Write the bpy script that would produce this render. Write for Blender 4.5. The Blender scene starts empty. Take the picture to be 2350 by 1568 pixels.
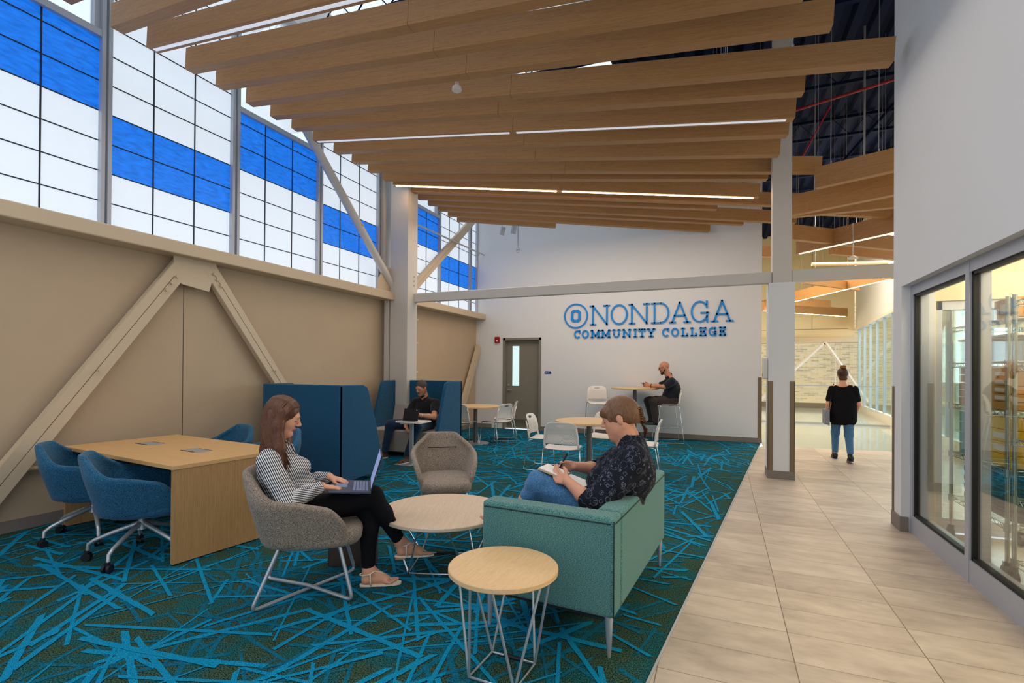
import bpy, math, random
import numpy as np
from mathutils import Vector, Matrix
sc = bpy.context.scene
COL = sc.collection
R = math.radians
PI = math.pi

# ---------------------------------------------------------------- camera
cam = bpy.data.cameras.new('camera'); co = bpy.data.objects.new('camera', cam); COL.objects.link(co)
sc.camera = co
co.matrix_world = Matrix(((0.92214178, -0.00486911, 0.38682144, 0.0), (0.38678136, -0.00751538, -0.92214082, 0.0),
                          (0.00739711, 0.9999599, -0.00504697, 1.42), (0, 0, 0, 1)))
cam.sensor_width = 36; cam.lens = 1151.19 / 2350 * 36; cam.shift_y = 58.37 / 2350
cam.clip_start = .05; cam.clip_end = 200
# ---------------------------------------------------------------- world, light, exposure
w = bpy.data.worlds.new('world'); sc.world = w; w.use_nodes = True
bg = w.node_tree.nodes['Background']; bg.inputs[0].default_value = (.82, .91, 1.0, 1); bg.inputs[1].default_value = 1.12
def area(loc, aim, sx, sy, power, col):
    l = bpy.data.lights.new('area_light', 'AREA'); l.shape = 'RECTANGLE'; l.size = sx; l.size_y = sy; l.energy = power; l.color = col
    o = bpy.data.objects.new('area_light', l); COL.objects.link(o); o.location = loc
    o.rotation_euler = (Vector(aim) - Vector(loc)).to_track_quat('-Z', 'Y').to_euler(); return o
area((-2.4, .6, 4.25), (-2.4, .9, 0), 5.5, 2.2, 70, (1, .93, .85))  # fill lamp added over the near end of the lounge
area((-2.2, 4.6, 4.1), (-2.2, 4.6, 0), 5, 3, 45, (1, .92, .82))  # second added fill lamp, over the middle of the lounge
area((.9, 3.2, 4.0), (.9, 3.3, 0), .6, 5, 8, (1, .88, .76))     # last of three fill lamps added to brighten the lounge, no fixtures there
area((3.1, 3.4, 2.62), (3.1, 3.4, 0), 2.2, 4, 260, (1, .88, .66))      # storeroom ceiling light
area((2.6, 15, 5.9), (2.4, 15, 0), 3.2, 10, 1150, (1, .86, .66))       # concourse ceiling lights
area((7.5, 17, 3.2), (2.0, 15, 1), 9, 4.5, 1100, (.93, .97, 1))        # daylight through the concourse curtain wall
area((-2.3, 8.6, 4.15), (-2.3, 8.9, 0), 4.4, 2.2, 90, (1, .84, .66))  # warm wash of the slatted ceiling over the far tables
sc.view_settings.view_transform = 'Standard'; sc.view_settings.look = 'None'
sc.view_settings.exposure = 0.0; sc.view_settings.gamma = 1; sc.view_settings.use_curve_mapping = False
cy = sc.cycles
cy.use_denoising = True; cy.max_bounces = 8; cy.diffuse_bounces = 4; cy.glossy_bounces = 3; cy.transparent_max_bounces = 12; cy.transmission_bounces = 4
cy.caustics_reflective = False; cy.caustics_refractive = False; cy.sample_clamp_indirect = 6

# ---------------------------------------------------------------- helpers
def srgb(r, g, b):
    f = lambda c: (c / 255 / 12.92) if c / 255 <= .04045 else ((c / 255 + .055) / 1.055) ** 2.4
    return (f(r), f(g), f(b), 1)
def newmat(name):
    m = bpy.data.materials.new(name); m.use_nodes = True
    nt = m.node_tree; b = nt.nodes['Principled BSDF']; return m, nt, b
def paint(name, col, rough=.6, metal=0, spec=.4, var=.04, scale=3.0):
    m, nt, b = newmat(name)
    n = nt.nodes.new('ShaderNodeTexNoise'); n.inputs['Scale'].default_value = scale; n.inputs['Detail'].default_value = 3
    tc = nt.nodes.new('ShaderNodeTexCoord'); nt.links.new(tc.outputs['Object'], n.inputs['Vector'])
    mx = nt.nodes.new('ShaderNodeMix'); mx.data_type = 'RGBA'
    mx.inputs[6].default_value = tuple(c * (1 - var) for c in col[:3]) + (1,); mx.inputs[7].default_value = tuple(min(1, c * (1 + var)) for c in col[:3]) + (1,)
    nt.links.new(n.outputs['Fac'], mx.inputs[0]); nt.links.new(mx.outputs[2], b.inputs['Base Color'])
    b.inputs['Roughness'].default_value = rough; b.inputs['Metallic'].default_value = metal; b.inputs['Specular IOR Level'].default_value = spec
    return m
def fabric(name, c1, c2, scale=260, bump=.25, rough=.95, stretch=(1, 1, 1), lo=.35, hi=.65, sheen=.15):
    m, nt, b = newmat(name)
    tc = nt.nodes.new('ShaderNodeTexCoord'); mp = nt.nodes.new('ShaderNodeMapping'); mp.inputs['Scale'].default_value = stretch
    n = nt.nodes.new('ShaderNodeTexNoise'); n.inputs['Scale'].default_value = scale; n.inputs['Detail'].default_value = 4; n.inputs['Roughness'].default_value = .7
    cr = nt.nodes.new('ShaderNodeValToRGB'); cr.color_ramp.elements[0].position = lo; cr.color_ramp.elements[1].position = hi
    cr.color_ramp.elements[0].color = c1; cr.color_ramp.elements[1].color = c2
    bp = nt.nodes.new('ShaderNodeBump'); bp.inputs['Strength'].default_value = bump; bp.inputs['Distance'].default_value = .004
    L = nt.links.new
    L(tc.outputs['Object'], mp.inputs[0]); L(mp.outputs[0], n.inputs['Vector']); L(n.outputs['Fac'], cr.inputs[0]); L(cr.outputs[0], b.inputs['Base Color'])
    L(n.outputs['Fac'], bp.inputs['Height']); L(bp.outputs[0], b.inputs['Normal'])
    b.inputs['Roughness'].default_value = rough; b.inputs['Specular IOR Level'].default_value = .2; b.inputs['Sheen Weight'].default_value = sheen
    return m
def wood(name, c1, c2, stretch=(1, 14, 14), scale=6, rough=.5, coat=0.0, fine=.5):
    m, nt, b = newmat(name)
    tc = nt.nodes.new('ShaderNodeTexCoord'); mp = nt.nodes.new('ShaderNodeMapping'); mp.inputs['Scale'].default_value = stretch
    n = nt.nodes.new('ShaderNodeTexNoise'); n.inputs['Scale'].default_value = scale; n.inputs['Detail'].default_value = 6; n.inputs['Roughness'].default_value = .65
    n2 = nt.nodes.new('ShaderNodeTexNoise'); n2.inputs['Scale'].default_value = scale * 5; n2.inputs['Detail'].default_value = 3
    ad = nt.nodes.new('ShaderNodeMix'); ad.data_type = 'FLOAT'; ad.inputs[0].default_value = fine
    cr = nt.nodes.new('ShaderNodeValToRGB'); cr.color_ramp.elements[0].position = .3; cr.color_ramp.elements[1].position = .7
    cr.color_ramp.elements[0].color = c1; cr.color_ramp.elements[1].color = c2
    L = nt.links.new
    L(tc.outputs['Object'], mp.inputs[0]); L(mp.outputs[0], n.inputs['Vector']); L(mp.outputs[0], n2.inputs['Vector'])
    L(n.outputs['Fac'], ad.inputs[2]); L(n2.outputs['Fac'], ad.inputs[3]); L(ad.outputs[0], cr.inputs[0]); L(cr.outputs[0], b.inputs['Base Color'])
    b.inputs['Roughness'].default_value = rough; b.inputs['Specular IOR Level'].default_value = .35; b.inputs['Coat Weight'].default_value = coat
    return m
def emit(name, col, s):
    m, nt, b = newmat(name); b.inputs['Base Color'].default_value = col
    b.inputs['Emission Color'].default_value = col; b.inputs['Emission Strength'].default_value = s; return m
def glassmat(name, tint=(.93, .97, .95, 1), fac=.10, rough=.01, fres=True):
    m = bpy.data.materials.new(name); m.use_nodes = True; nt = m.node_tree; nt.nodes.clear()
    o = nt.nodes.new('ShaderNodeOutputMaterial'); t = nt.nodes.new('ShaderNodeBsdfTransparent'); g = nt.nodes.new('ShaderNodeBsdfGlossy'); x = nt.nodes.new('ShaderNodeMixShader')
    t.inputs[0].default_value = tint; g.inputs['Roughness'].default_value = rough; g.inputs[0].default_value = (1, 1, 1, 1)
    lw = nt.nodes.new('ShaderNodeLayerWeight'); lw.inputs[0].default_value = .25
    mr = nt.nodes.new('ShaderNodeMapRange'); mr.inputs[3].default_value = fac; mr.inputs[4].default_value = min(1, fac + .38)
    L = nt.links.new; L(lw.outputs['Fresnel'], mr.inputs[0]); L(mr.outputs[0], x.inputs[0]); L(t.outputs[0], x.inputs[1]); L(g.outputs[0], x.inputs[2]); L(x.outputs[0], o.inputs[0])
    return m

class MB:
    def __init__(s): s.v = []; s.f = []; s.m = []; s.mi = 0
    def mat(s, i): s.mi = i; return s
    def add(s, vs, fs):
        n = len(s.v); s.v += [tuple(map(float, v)) for v in vs]; s.f += [tuple(i + n for i in f) for f in fs]; s.m += [s.mi] * len(fs); return s
    def box(s, a, b):
        x0, y0, z0 = [min(p, q) for p, q in zip(a, b)]; x1, y1, z1 = [max(p, q) for p, q in zip(a, b)]
        return s.add([(x0, y0, z0), (x1, y0, z0), (x1, y1, z0), (x0, y1, z0), (x0, y0, z1), (x1, y0, z1), (x1, y1, z1), (x0, y1, z1)],
                     [(0, 3, 2, 1), (4, 5, 6, 7), (0, 1, 5, 4), (1, 2, 6, 5), (2, 3, 7, 6), (3, 0, 4, 7)])
    def xbox(s, c, h, ax):                       # oriented box: centre, half sizes, three axes
        c = Vector(c); A = [Vector(a).normalized() * k for a, k in zip(ax, h)]
        vs = [c + A[0] * i + A[1] * j + A[2] * k for k in (-1, 1) for (i, j) in ((-1, -1), (1, -1), (1, 1), (-1, 1))]
        fs = [(0, 3, 2, 1), (4, 5, 6, 7), (0, 1, 5, 4), (1, 2, 6, 5), (2, 3, 7, 6), (3, 0, 4, 7)]
        if A[0].cross(A[1]).dot(A[2]) < 0: fs = [tuple(reversed(f)) for f in fs]
        return s.add(vs, fs)
    def bar(s, p, q, wd, ht, up=(0, 0, 1)):
        p = Vector(p); q = Vector(q); d = (q - p); L = d.length; d.normalize(); x = d.cross(Vector(up))
        if x.length < 1e-4: x = d.cross(Vector((1, 0, 0)))
        x.normalize(); u = x.cross(d)
        return s.xbox((p + q) / 2, (L / 2, wd / 2, ht / 2), (d, x, u))
    def quad(s, a, b, c, d): return s.add([a, b, c, d], [(0, 1, 2, 3)])
    def tube(s, pts, r, seg=8, closed=False, caps=True):
        P = [Vector(p) for p in pts]; n = len(P); rr = r if hasattr(r, '__len__') else [r] * n
        T = []
        for i in range(n):
            a = P[(i - 1) % n] if (closed or i > 0) else P[i]; b = P[(i + 1) % n] if (closed or i < n - 1) else P[i]
            t = (b - a); T.append(t.normalized() if t.length > 1e-9 else Vector((0, 0, 1)))
        u = T[0].orthogonal().normalized(); vs = []
        for i in range(n):
            u = (u - T[i] * u.dot(T[i])); u = u.normalized() if u.length > 1e-6 else T[i].orthogonal().normalized()
            w_ = T[i].cross(u)
            k = 1.0
            if 0 < i < n - 1 or closed:
                a = (P[i] - P[i - 1]).normalized(); b = (P[(i + 1) % n] - P[i]).normalized(); cs = max(.35, math.sqrt(max(0, (1 + a.dot(b)) / 2))); k = 1 / cs if cs > .8 else 1
            for j in range(seg):
                an = 2 * PI * j / seg; vs.append(P[i] + (u * math.cos(an) + w_ * math.sin(an)) * rr[i])
        fs = []
        for i in range(n if closed else n - 1):
            for j in range(seg):
                a = i * seg + j; b = i * seg + (j + 1) % seg; c = ((i + 1) % n) * seg + (j + 1) % seg; d = ((i + 1) % n) * seg + j
                fs.append((a, b, c, d))
        if caps and not closed:
            fs.append(tuple(reversed(range(seg)))); fs.append(tuple(range((n - 1) * seg, n * seg)))
        return s.add(vs, fs)
    def cyl(s, p, q, r1, r2=None, seg=20): return s.tube([p, q], [r1, r1 if r2 is None else r2], seg)
    def lathe(s, prof, c=(0, 0, 0), seg=32, sx=1, sy=1):
        vs = []; fs = []; n = len(prof)
        for r, z in prof:
            for j in range(seg):
                a = 2 * PI * j / seg; vs.append((c[0] + r * math.cos(a) * sx, c[1] + r * math.sin(a) * sy, c[2] + z))
        for i in range(n - 1):
            for j in range(seg):
                fs.append((i * seg + j, i * seg + (j + 1) % seg, (i + 1) * seg + (j + 1) % seg, (i + 1) * seg + j))
        fs.append(tuple(reversed(range(seg)))); fs.append(tuple(range((n - 1) * seg, n * seg)))
        return s.add(vs, fs)
    def prism(s, poly, z0, z1, fn=None):         # extruded polygon (counter-clockwise), fn maps (x, y, z) to the place
        fn = fn or (lambda x, y, z: (x, y, z)); n = len(poly)
        return s.add([fn(x, y, z0) for x, y in poly] + [fn(x, y, z1) for x, y in poly],
                     [tuple(reversed(range(n))), tuple(range(n, 2 * n))] + [(i, (i + 1) % n, n + (i + 1) % n, n + i) for i in range(n)])
    def grid(s, G, closed_u=False):
        nu = len(G); nv = len(G[0]); vs = [p for row in G for p in row]; fs = []
        for i in range(nu if closed_u else nu - 1):
            for j in range(nv - 1):
                fs.append((i * nv + j, ((i + 1) % nu) * nv + j, ((i + 1) % nu) * nv + j + 1, i * nv + j + 1))
        return s.add(vs, fs)
    def build(s, name, mats, parent=None, smooth=False, bevel=0, org=None, subsurf=0, solid=0, solid_off=0, segs=2, label=None):
        me = bpy.data.meshes.new(name); o3 = Vector(org) if org is not None else Vector((0, 0, 0))
        me.from_pydata([tuple(Vector(v) - o3) for v in s.v], [], s.f); me.update()
        mats = mats if isinstance(mats, (list, tuple)) else [mats]
        for m in mats: me.materials.append(m)
        if len(mats) > 1: me.polygons.foreach_set('material_index', s.m)
        if smooth:
            me.polygons.foreach_set('use_smooth', [True] * len(me.polygons))
            if smooth is not True: me.set_sharp_from_angle(angle=R(smooth))
        o = bpy.data.objects.new(name, me); COL.objects.link(o)
        if parent is not None: o.parent = parent
        elif org is not None: o.location = o3
        if solid: md = o.modifiers.new('solid', 'SOLIDIFY'); md.thickness = solid; md.offset = solid_off; md.use_even_offset = True
        if subsurf: md = o.modifiers.new('sub', 'SUBSURF'); md.levels = subsurf; md.render_levels = subsurf
        if bevel:
            md = o.modifiers.new('bevel', 'BEVEL'); md.width = bevel; md.segments = segs; md.limit_method = 'ANGLE'; md.angle_limit = R(40); md.harden_normals = False
        if label: o['label'] = label
        return o
def tag(o, label, cat, group=None, kind=None):
    o['label'] = label; o['category'] = cat
    if group: o['group'] = group
    if kind: o['kind'] = kind
    return o
def thing(name, label, cat, loc=(0, 0, 0), rz=0, group=None):
    o = bpy.data.objects.new(name, None); COL.objects.link(o); o.location = loc; o.rotation_euler = (0, 0, R(rz)); o.empty_display_size = .1
    return tag(o, label, cat, group)
def struct(o, label=None):
    o['kind'] = 'structure'
    if label: o['label'] = label
    return o
def copy_tree(o, parent=None, label=None, loc=None, rz=None):
    c = o.copy(); COL.objects.link(c)
    if parent is not None: c.parent = parent
    if label: c['label'] = label
    if loc is not None: c.location = loc
    if rz is not None: c.rotation_euler = (0, 0, R(rz))
    for ch in list(o.children): copy_tree(ch, c)
    return c
def rot2(p, a): c, s_ = math.cos(R(a)), math.sin(R(a)); return (p[0] * c - p[1] * s_, p[0] * s_ + p[1] * c)
def rpoly(w_, h, r, n=5):                           # rounded rectangle, ccw
    out = []
    for cx, cy_, a0 in ((w_ / 2 - r, h / 2 - r, 0), (-w_ / 2 + r, h / 2 - r, 90), (-w_ / 2 + r, -h / 2 + r, 180), (w_ / 2 - r, -h / 2 + r, 270)):
        for i in range(n + 1): a = R(a0 + 90 * i / n); out.append((cx + r * math.cos(a), cy_ + r * math.sin(a)))
    return out

# ---------------------------------------------------------------- materials
M = {}
M['wall_beige'] = paint('wall_beige', srgb(186, 164, 138), .75)
M['wall_white'] = paint('wall_white', srgb(220, 222, 226), .8, var=.01)
M['steel_white'] = paint('steel_white', srgb(202, 196, 190), .45, var=.02)
M['steel_cream'] = paint('steel_cream', srgb(200, 180, 154), .45, var=.02)
M['base_grey'] = paint('base_grey', srgb(128, 118, 112), .55)
M['bronze'] = paint('bronze', srgb(126, 108, 84), .4, metal=.6)
M['alu'] = paint('alu', srgb(176, 180, 188), .35, metal=.55)
M['alu_frame'] = paint('alu_frame', srgb(176, 180, 190), .4, metal=.2)
M['gasket'] = paint('gasket', (.004, .004, .004, 1), .5)
M['muntin'] = paint('muntin', (.012, .02, .035, 1), .6)
M['navy'] = paint('navy', srgb(6, 22, 56), .8, spec=.15)
M['navy_dark'] = paint('navy_dark', srgb(8, 16, 34), .6)
M['door_grey'] = paint('door_grey', srgb(128, 124, 114), .5)
M['kick'] = paint('kick', srgb(104, 98, 82), .4, metal=.3)
M['chrome'] = paint('chrome', srgb(205, 208, 212), .2, metal=.9)
M['silver'] = paint('silver', srgb(182, 188, 196), .35, metal=.6)
M['white_plastic'] = paint('white_plastic', srgb(228, 220, 214), .45, var=.01)
M['black'] = paint('black', (.008, .008, .01, 1), .45)
M['black_soft'] = paint('black_soft', (.006, .006, .008, 1), .9, spec=.15)
M['sign_blue'] = paint('sign_blue', srgb(0, 138, 224), .45)
M['room_sign'] = paint('room_sign', srgb(14, 50, 150), .4)
M['red'] = paint('red', srgb(150, 16, 22), .4)
M['conduit_red'] = paint('conduit_red', srgb(150, 24, 34), .4)
M['cream'] = paint('cream', srgb(222, 204, 166), .7)
M['glass'] = glassmat('glass', (.96, .98, .95, 1), .05)
M['glass_clear'] = glassmat('glass_clear', (.97, .99, 1, 1), .03)
M['glass_green'] = glassmat('glass_green', (.86, .95, .93, 1), .10)
M['led'] = emit('led', (1, .62, .30, 1), 26)
M['led_off_glow'] = emit('led_off_glow', (.86, .90, 1, 1), .42)  # unlit strips, with a faint glow put into the material
M['oak_baffle'] = wood('oak_baffle', srgb(152, 106, 62), srgb(196, 148, 96), (1.2, 30, 30), 3.2, .5)
M['oak_top'] = wood('oak_top', srgb(204, 166, 118), srgb(228, 194, 148), (30, 2.2, 30), 2.2, .42)
M['oak_top2'] = wood('oak_top2', srgb(204, 166, 118), srgb(228, 194, 148), (1.3, 24, 30), 2.2, .42)
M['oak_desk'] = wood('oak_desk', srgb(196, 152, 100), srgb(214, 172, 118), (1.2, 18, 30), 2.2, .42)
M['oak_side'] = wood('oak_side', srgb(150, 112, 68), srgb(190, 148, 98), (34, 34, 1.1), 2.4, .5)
def panel_mat(name, col, s, var):  # daylight behind the panels is put in as their own emission
    m, nt, b = newmat(name); b.inputs['Base Color'].default_value = tuple(c * .5 for c in col[:3]) + (1,); b.inputs['Roughness'].default_value = .6
    tc = nt.nodes.new('ShaderNodeTexCoord'); mp = nt.nodes.new('ShaderNodeMapping'); mp.inputs['Scale'].default_value = (1, 1.6, 6)
    mp.inputs['Rotation'].default_value = (.6, 0, 0)
    n = nt.nodes.new('ShaderNodeTexNoise'); n.inputs['Scale'].default_value = 6; n.inputs['Detail'].default_value = 6
    cr = nt.nodes.new('ShaderNodeValToRGB'); cr.color_ramp.elements[0].position = .3; cr.color_ramp.elements[1].position = .7
    cr.color_ramp.elements[0].color = tuple(c * (1 - var) for c in col[:3]) + (1,); cr.color_ramp.elements[1].color = tuple(min(1, c * (1 + var)) for c in col[:3]) + (1,)
    L = nt.links.new; L(tc.outputs['Object'], mp.inputs[0]); L(mp.outputs[0], n.inputs['Vector']); L(n.outputs['Fac'], cr.inputs[0]); L(cr.outputs[0], b.inputs['Emission Color'])
    b.inputs['Emission Strength'].default_value = s; return m
M['panel_white'] = panel_mat('panel_white', (.76, .85, .96, 1), .74, .03)
M['panel_blue'] = panel_mat('panel_blue', (.004, .15, .68, 1), .95, .30)

# tile floor
def tile_mat():
    m, nt, b = newmat('tile'); L = nt.links.new; N = nt.nodes.new
    tc = N('ShaderNodeTexCoord'); sp = N('ShaderNodeSeparateXYZ'); L(tc.outputs['Object'], sp.inputs[0])
    def fr(out, off, per, wd):
        a = N('ShaderNodeMath'); a.operation = 'SUBTRACT'; a.inputs[1].default_value = off; L(out, a.inputs[0])
        p = N('ShaderNodeMath'); p.operation = 'PINGPONG'; p.inputs[1].default_value = per / 2; L(a.outputs[0], p.inputs[0])
        c = N('ShaderNodeMath'); c.operation = 'LESS_THAN'; c.inputs[1].default_value = wd; L(p.outputs[0], c.inputs[0])
        d = N('ShaderNodeMath'); d.operation = 'DIVIDE'; d.inputs[1].default_value = per; L(a.outputs[0], d.inputs[0])
        e = N('ShaderNodeMath'); e.operation = 'FLOOR'; L(d.outputs[0], e.inputs[0]); return c.outputs[0], e.outputs[0]
    cx, ix = fr(sp.outputs[0], .332, .6125, .0025); cy_, iy = fr(sp.outputs[1], 2.802, .308, .0018)
    g = N('ShaderNodeMath'); g.operation = 'MAXIMUM'; L(cx, g.inputs[0]); L(cy_, g.inputs[1])
    cb = N('ShaderNodeCombineXYZ'); L(ix, cb.inputs[0]); L(iy, cb.inputs[1])
    wn = N('ShaderNodeTexWhiteNoise'); L(cb.outputs[0], wn.inputs[0])
    mp = N('ShaderNodeMapping'); mp.inputs['Scale'].default_value = (2.2, 5, 1); L(tc.outputs['Object'], mp.inputs[0])
    va = N('ShaderNodeVectorMath'); va.operation = 'MULTIPLY_ADD'; va.inputs[1].default_value = (9, 7, 5); L(wn.outputs['Color'], va.inputs[0]); L(mp.outputs[0], va.inputs[2])
    n = N('ShaderNodeTexNoise'); n.inputs['Scale'].default_value = 1.6; n.inputs['Detail'].default_value = 7; n.inputs['Roughness'].default_value = .62; L(va.outputs[0], n.inputs['Vector'])
    mi = N('ShaderNodeMath'); mi.operation = 'MULTIPLY_ADD'; mi.inputs[1].default_value = .22; L(wn.outputs['Value'], mi.inputs[0]); L(n.outputs['Fac'], mi.inputs[2])
    cr = N('ShaderNodeValToRGB'); cr.color_ramp.elements[0].position = .35; cr.color_ramp.elements[1].position = .85
    cr.color_ramp.elements[0].color = srgb(162, 146, 132); cr.color_ramp.elements[1].color = srgb(204, 188, 172); L(mi.outputs[0], cr.inputs[0])
    mx = N('ShaderNodeMix'); mx.data_type = 'RGBA'; L(g.outputs[0], mx.inputs[0]); L(cr.outputs[0], mx.inputs[6]); mx.inputs[7].default_value = srgb(112, 98, 80); L(mx.outputs[2], b.inputs['Base Color'])
    b.inputs['Roughness'].default_value = .42; b.inputs['Specular IOR Level'].default_value = .35
    return m
M['tile'] = tile_mat()
M['polished'] = paint('polished', srgb(176, 178, 168), .08, var=.05, scale=1.2, spec=.6)
def carpet_mats():
    m, nt, b = newmat('carpet_base'); L = nt.links.new; N = nt.nodes.new
    tc = N('ShaderNodeTexCoord'); n = N('ShaderNodeTexNoise'); n.inputs['Scale'].default_value = 150; n.inputs['Detail'].default_value = 3; L(tc.outputs['Object'], n.inputs['Vector'])
    n2 = N('ShaderNodeTexNoise'); n2.inputs['Scale'].default_value = 5; n2.inputs['Detail'].default_value = 2; L(tc.outputs['Object'], n2.inputs['Vector'])
    c1 = N('ShaderNodeValToRGB'); c1.color_ramp.elements[0].position = .4; c1.color_ramp.elements[1].position = .62; c1.color_ramp.elements[0].color = srgb(14, 30, 24); c1.color_ramp.elements[1].color = srgb(70, 98, 78); L(n.outputs['Fac'], c1.inputs[0])
    c2 = N('ShaderNodeValToRGB'); c2.color_ramp.elements[0].position = .4; c2.color_ramp.elements[1].position = .62; c2.color_ramp.elements[0].color = srgb(6, 44, 50); c2.color_ramp.elements[1].color = srgb(40, 104, 104); L(n.outputs['Fac'], c2.inputs[0])
    st = N('ShaderNodeMapRange'); st.inputs[1].default_value = .45; st.inputs[2].default_value = .58; L(n2.outputs['Fac'], st.inputs[0])
    mx = N('ShaderNodeMix'); mx.data_type = 'RGBA'; L(st.outputs[0], mx.inputs[0]); L(c1.outputs[0], mx.inputs[6]); L(c2.outputs[0], mx.inputs[7]); L(mx.outputs[2], b.inputs['Base Color'])
    b.inputs['Roughness'].default_value = 1; b.inputs['Specular IOR Level'].default_value = .1
    out = [m]
    for nm, a, c in (('carpet_teal', srgb(2, 62, 84), srgb(20, 112, 140)), ('carpet_blue', srgb(0, 86, 124), srgb(18, 152, 196))):
        m, nt, b = newmat(nm); L = nt.links.new; N = nt.nodes.new
        tc = N('ShaderNodeTexCoord'); n = N('ShaderNodeTexNoise'); n.inputs['Scale'].default_value = 260; n.inputs['Detail'].default_value = 3; L(tc.outputs['Object'], n.inputs['Vector'])
        cr = N('ShaderNodeValToRGB'); cr.color_ramp.elements[0].position = .38; cr.color_ramp.elements[1].position = .6; cr.color_ramp.elements[0].color = a; cr.color_ramp.elements[1].color = c; L(n.outputs['Fac'], cr.inputs[0]); L(cr.outputs[0], b.inputs['Base Color'])
        b.inputs['Roughness'].default_value = 1; b.inputs['Specular IOR Level'].default_value = .1
        out.append(m)
    return out
M['carpet'] = carpet_mats()
# ================================================================ the building
rng = random.Random(7)
def edge_x(y): return .69 + (y - 10.93) * .1162            # carpet / tile joint
b = MB(); b.box((-.75, -1.5, -.06), (2.0, 10.8, 0)); 
ft = MB()
ft.add([(edge_x(-1.5), -1.5, 0), (1.7, -1.5, 0), (1.7, 5.9, 0), (5.2, 5.9, 0), (5.2, 11.35, 0), (.715, 10.62, 0), (edge_x(10.4), 10.4, 0)], [(0, 1, 2, 3, 4, 5, 6)])
struct(ft.build('floor', M['tile']), 'pale grey-beige tile floor of the corridor')
fp = MB(); fp.add([(.715, 10.62, 0), (5.2, 11.35, 0), (5.2, 23.2, 0), (-1.2, 23.2, 0), (-1.2, 11.3, 0), (.715, 11.3, 0)], [(0, 1, 2, 3, 4, 5)])
struct(fp.build('floor_concourse', M['polished']), 'polished pale floor of the concourse beyond the corridor')
fs_ = MB(); fs_.box((1.52, 1.0, -.02), (5.2, 5.6, -.004)); struct(fs_.build('floor_storeroom', paint('storeroom_floor', srgb(150, 146, 134), .35)), 'grey floor of the storeroom behind the glass')
cp = MB(); cp.add([(-5.6, -1.5, 0), (edge_x(-1.5), -1.5, 0), (edge_x(11.05), 11.05, 0), (-5.6, 11.05, 0)], [(0, 1, 2, 3)])
zz = .0006
def stick(x, y, a, L_, wd, mi):
    global zz
    n = max(3, int(L_ / .05)); dx, dy = math.cos(a), math.sin(a); vs = []; sk = rng.uniform(-.6, .6)
    for i in range(n + 1):
        t = (i / n - .5) * L_
        for s in (-1, 1):
            ww = wd * .5 * rng.uniform(.80, 1.18); tt = t + s * sk * wd * (1 if i in (0, n) else 0)
            vs.append((x + dx * tt - dy * ww * s, y + dy * tt + dx * ww * s, zz))
    if any(v[0] < -5.6 or v[0] > edge_x(v[1]) or v[1] > 11.04 or v[1] < -1.5 for v in vs):
        if L_ > .16: stick(x, y, a, L_ * .6, wd, mi)
        return
    zz += 1.6e-6; cp.mat(mi); cp.add(vs, [(2 * i, 2 * i + 2, 2 * i + 3, 2 * i + 1) for i in range(n)])
for k in range(1500):                                       # dim teal lines, then the bright ones over them
    stick(rng.uniform(-5.6, .7), rng.uniform(.3, 11), rng.uniform(0, PI), rng.uniform(.25, 1.0), rng.uniform(.012, .03), 1)
hubs = [(rng.uniform(-5.6, .7), rng.uniform(.3, 11)) for _ in range(85)]
for hx, hy in hubs:
    for k in range(rng.randint(3, 6)):
        a = rng.uniform(0, 2 * PI); L_ = rng.uniform(.4, 1.1); o = L_ * rng.uniform(.2, .48)
        stick(hx + math.cos(a) * o, hy + math.sin(a) * o, a, L_, rng.uniform(.018, .036), 2)
for k in range(1000):
    stick(rng.uniform(-5.6, .7), rng.uniform(.3, 11), rng.uniform(0, PI), rng.uniform(.35, 1.3), rng.choice((.013, .018, .022, .028, .036)), 2)
cp.mat(0)
struct(cp.build('floor_carpet', M['carpet']), 'dark green carpet with a web of bright blue straight lines')
t = MB(); t.bar((edge_x(-1.5), -1.5, .002), (edge_x(10.95), 10.95, .002), .012, .006); struct(t.build('trim_1', M['alu']), 'thin metal strip between carpet and tile')

# left wall, sill beam, clerestory
wl = MB(); wl.box((-5.85, -1.5, 0), (-5.6, 11.3, 2.70)); wl.box((-5.85, -1.5, 2.7), (-5.66, 11.3, 2.78))
struct(wl.build('wall_left', M['wall_beige']), 'beige panel wall under the tall coloured windows')
wt = MB(); wt.box((-5.85, 7.2, 2.7), (-5.63, 7.85, 6.7)); wt.box((-5.85, -1.5, 6.3), (-5.62, 11.3, 6.9)); struct(wt.build('wall_left_upper', M['wall_white']), 'white wall strip around the tall windows')
s_ = MB(); s_.box((-5.6, 3.77, 0), (-5.5985, 3.776, 2.6)); struct(s_.build('trim_2', M['gasket']), 'dark joint in the beige panel wall')
s_ = MB(); s_.box((-5.6, -1.5, 0), (-5.588, 7.35, .1)); s_.box((-5.6, 7.65, 0), (-5.588, 11.05, .1)); struct(s_.build('baseboard_left', M['base_grey']), 'grey baseboard of the beige wall')
for y0, y1, nm, lb in ((-1.5, 7.4, 'steel_sill_beam', 'long cream steel beam under the near tall windows'), (7.6, 11.05, 'steel_sill_beam', 'short cream steel beam between the corner column and the lettered wall')):
    s_ = MB(); s_.box((-5.6, y0, 2.625), (-5.34, y1, 2.765)); tag(s_.build(nm, M['steel_cream'], bevel=.012), lb, 'beam', 'steel beams')
ROWS = [2.765] + [3.04 + .2925 * i for i in range(13)]
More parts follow.
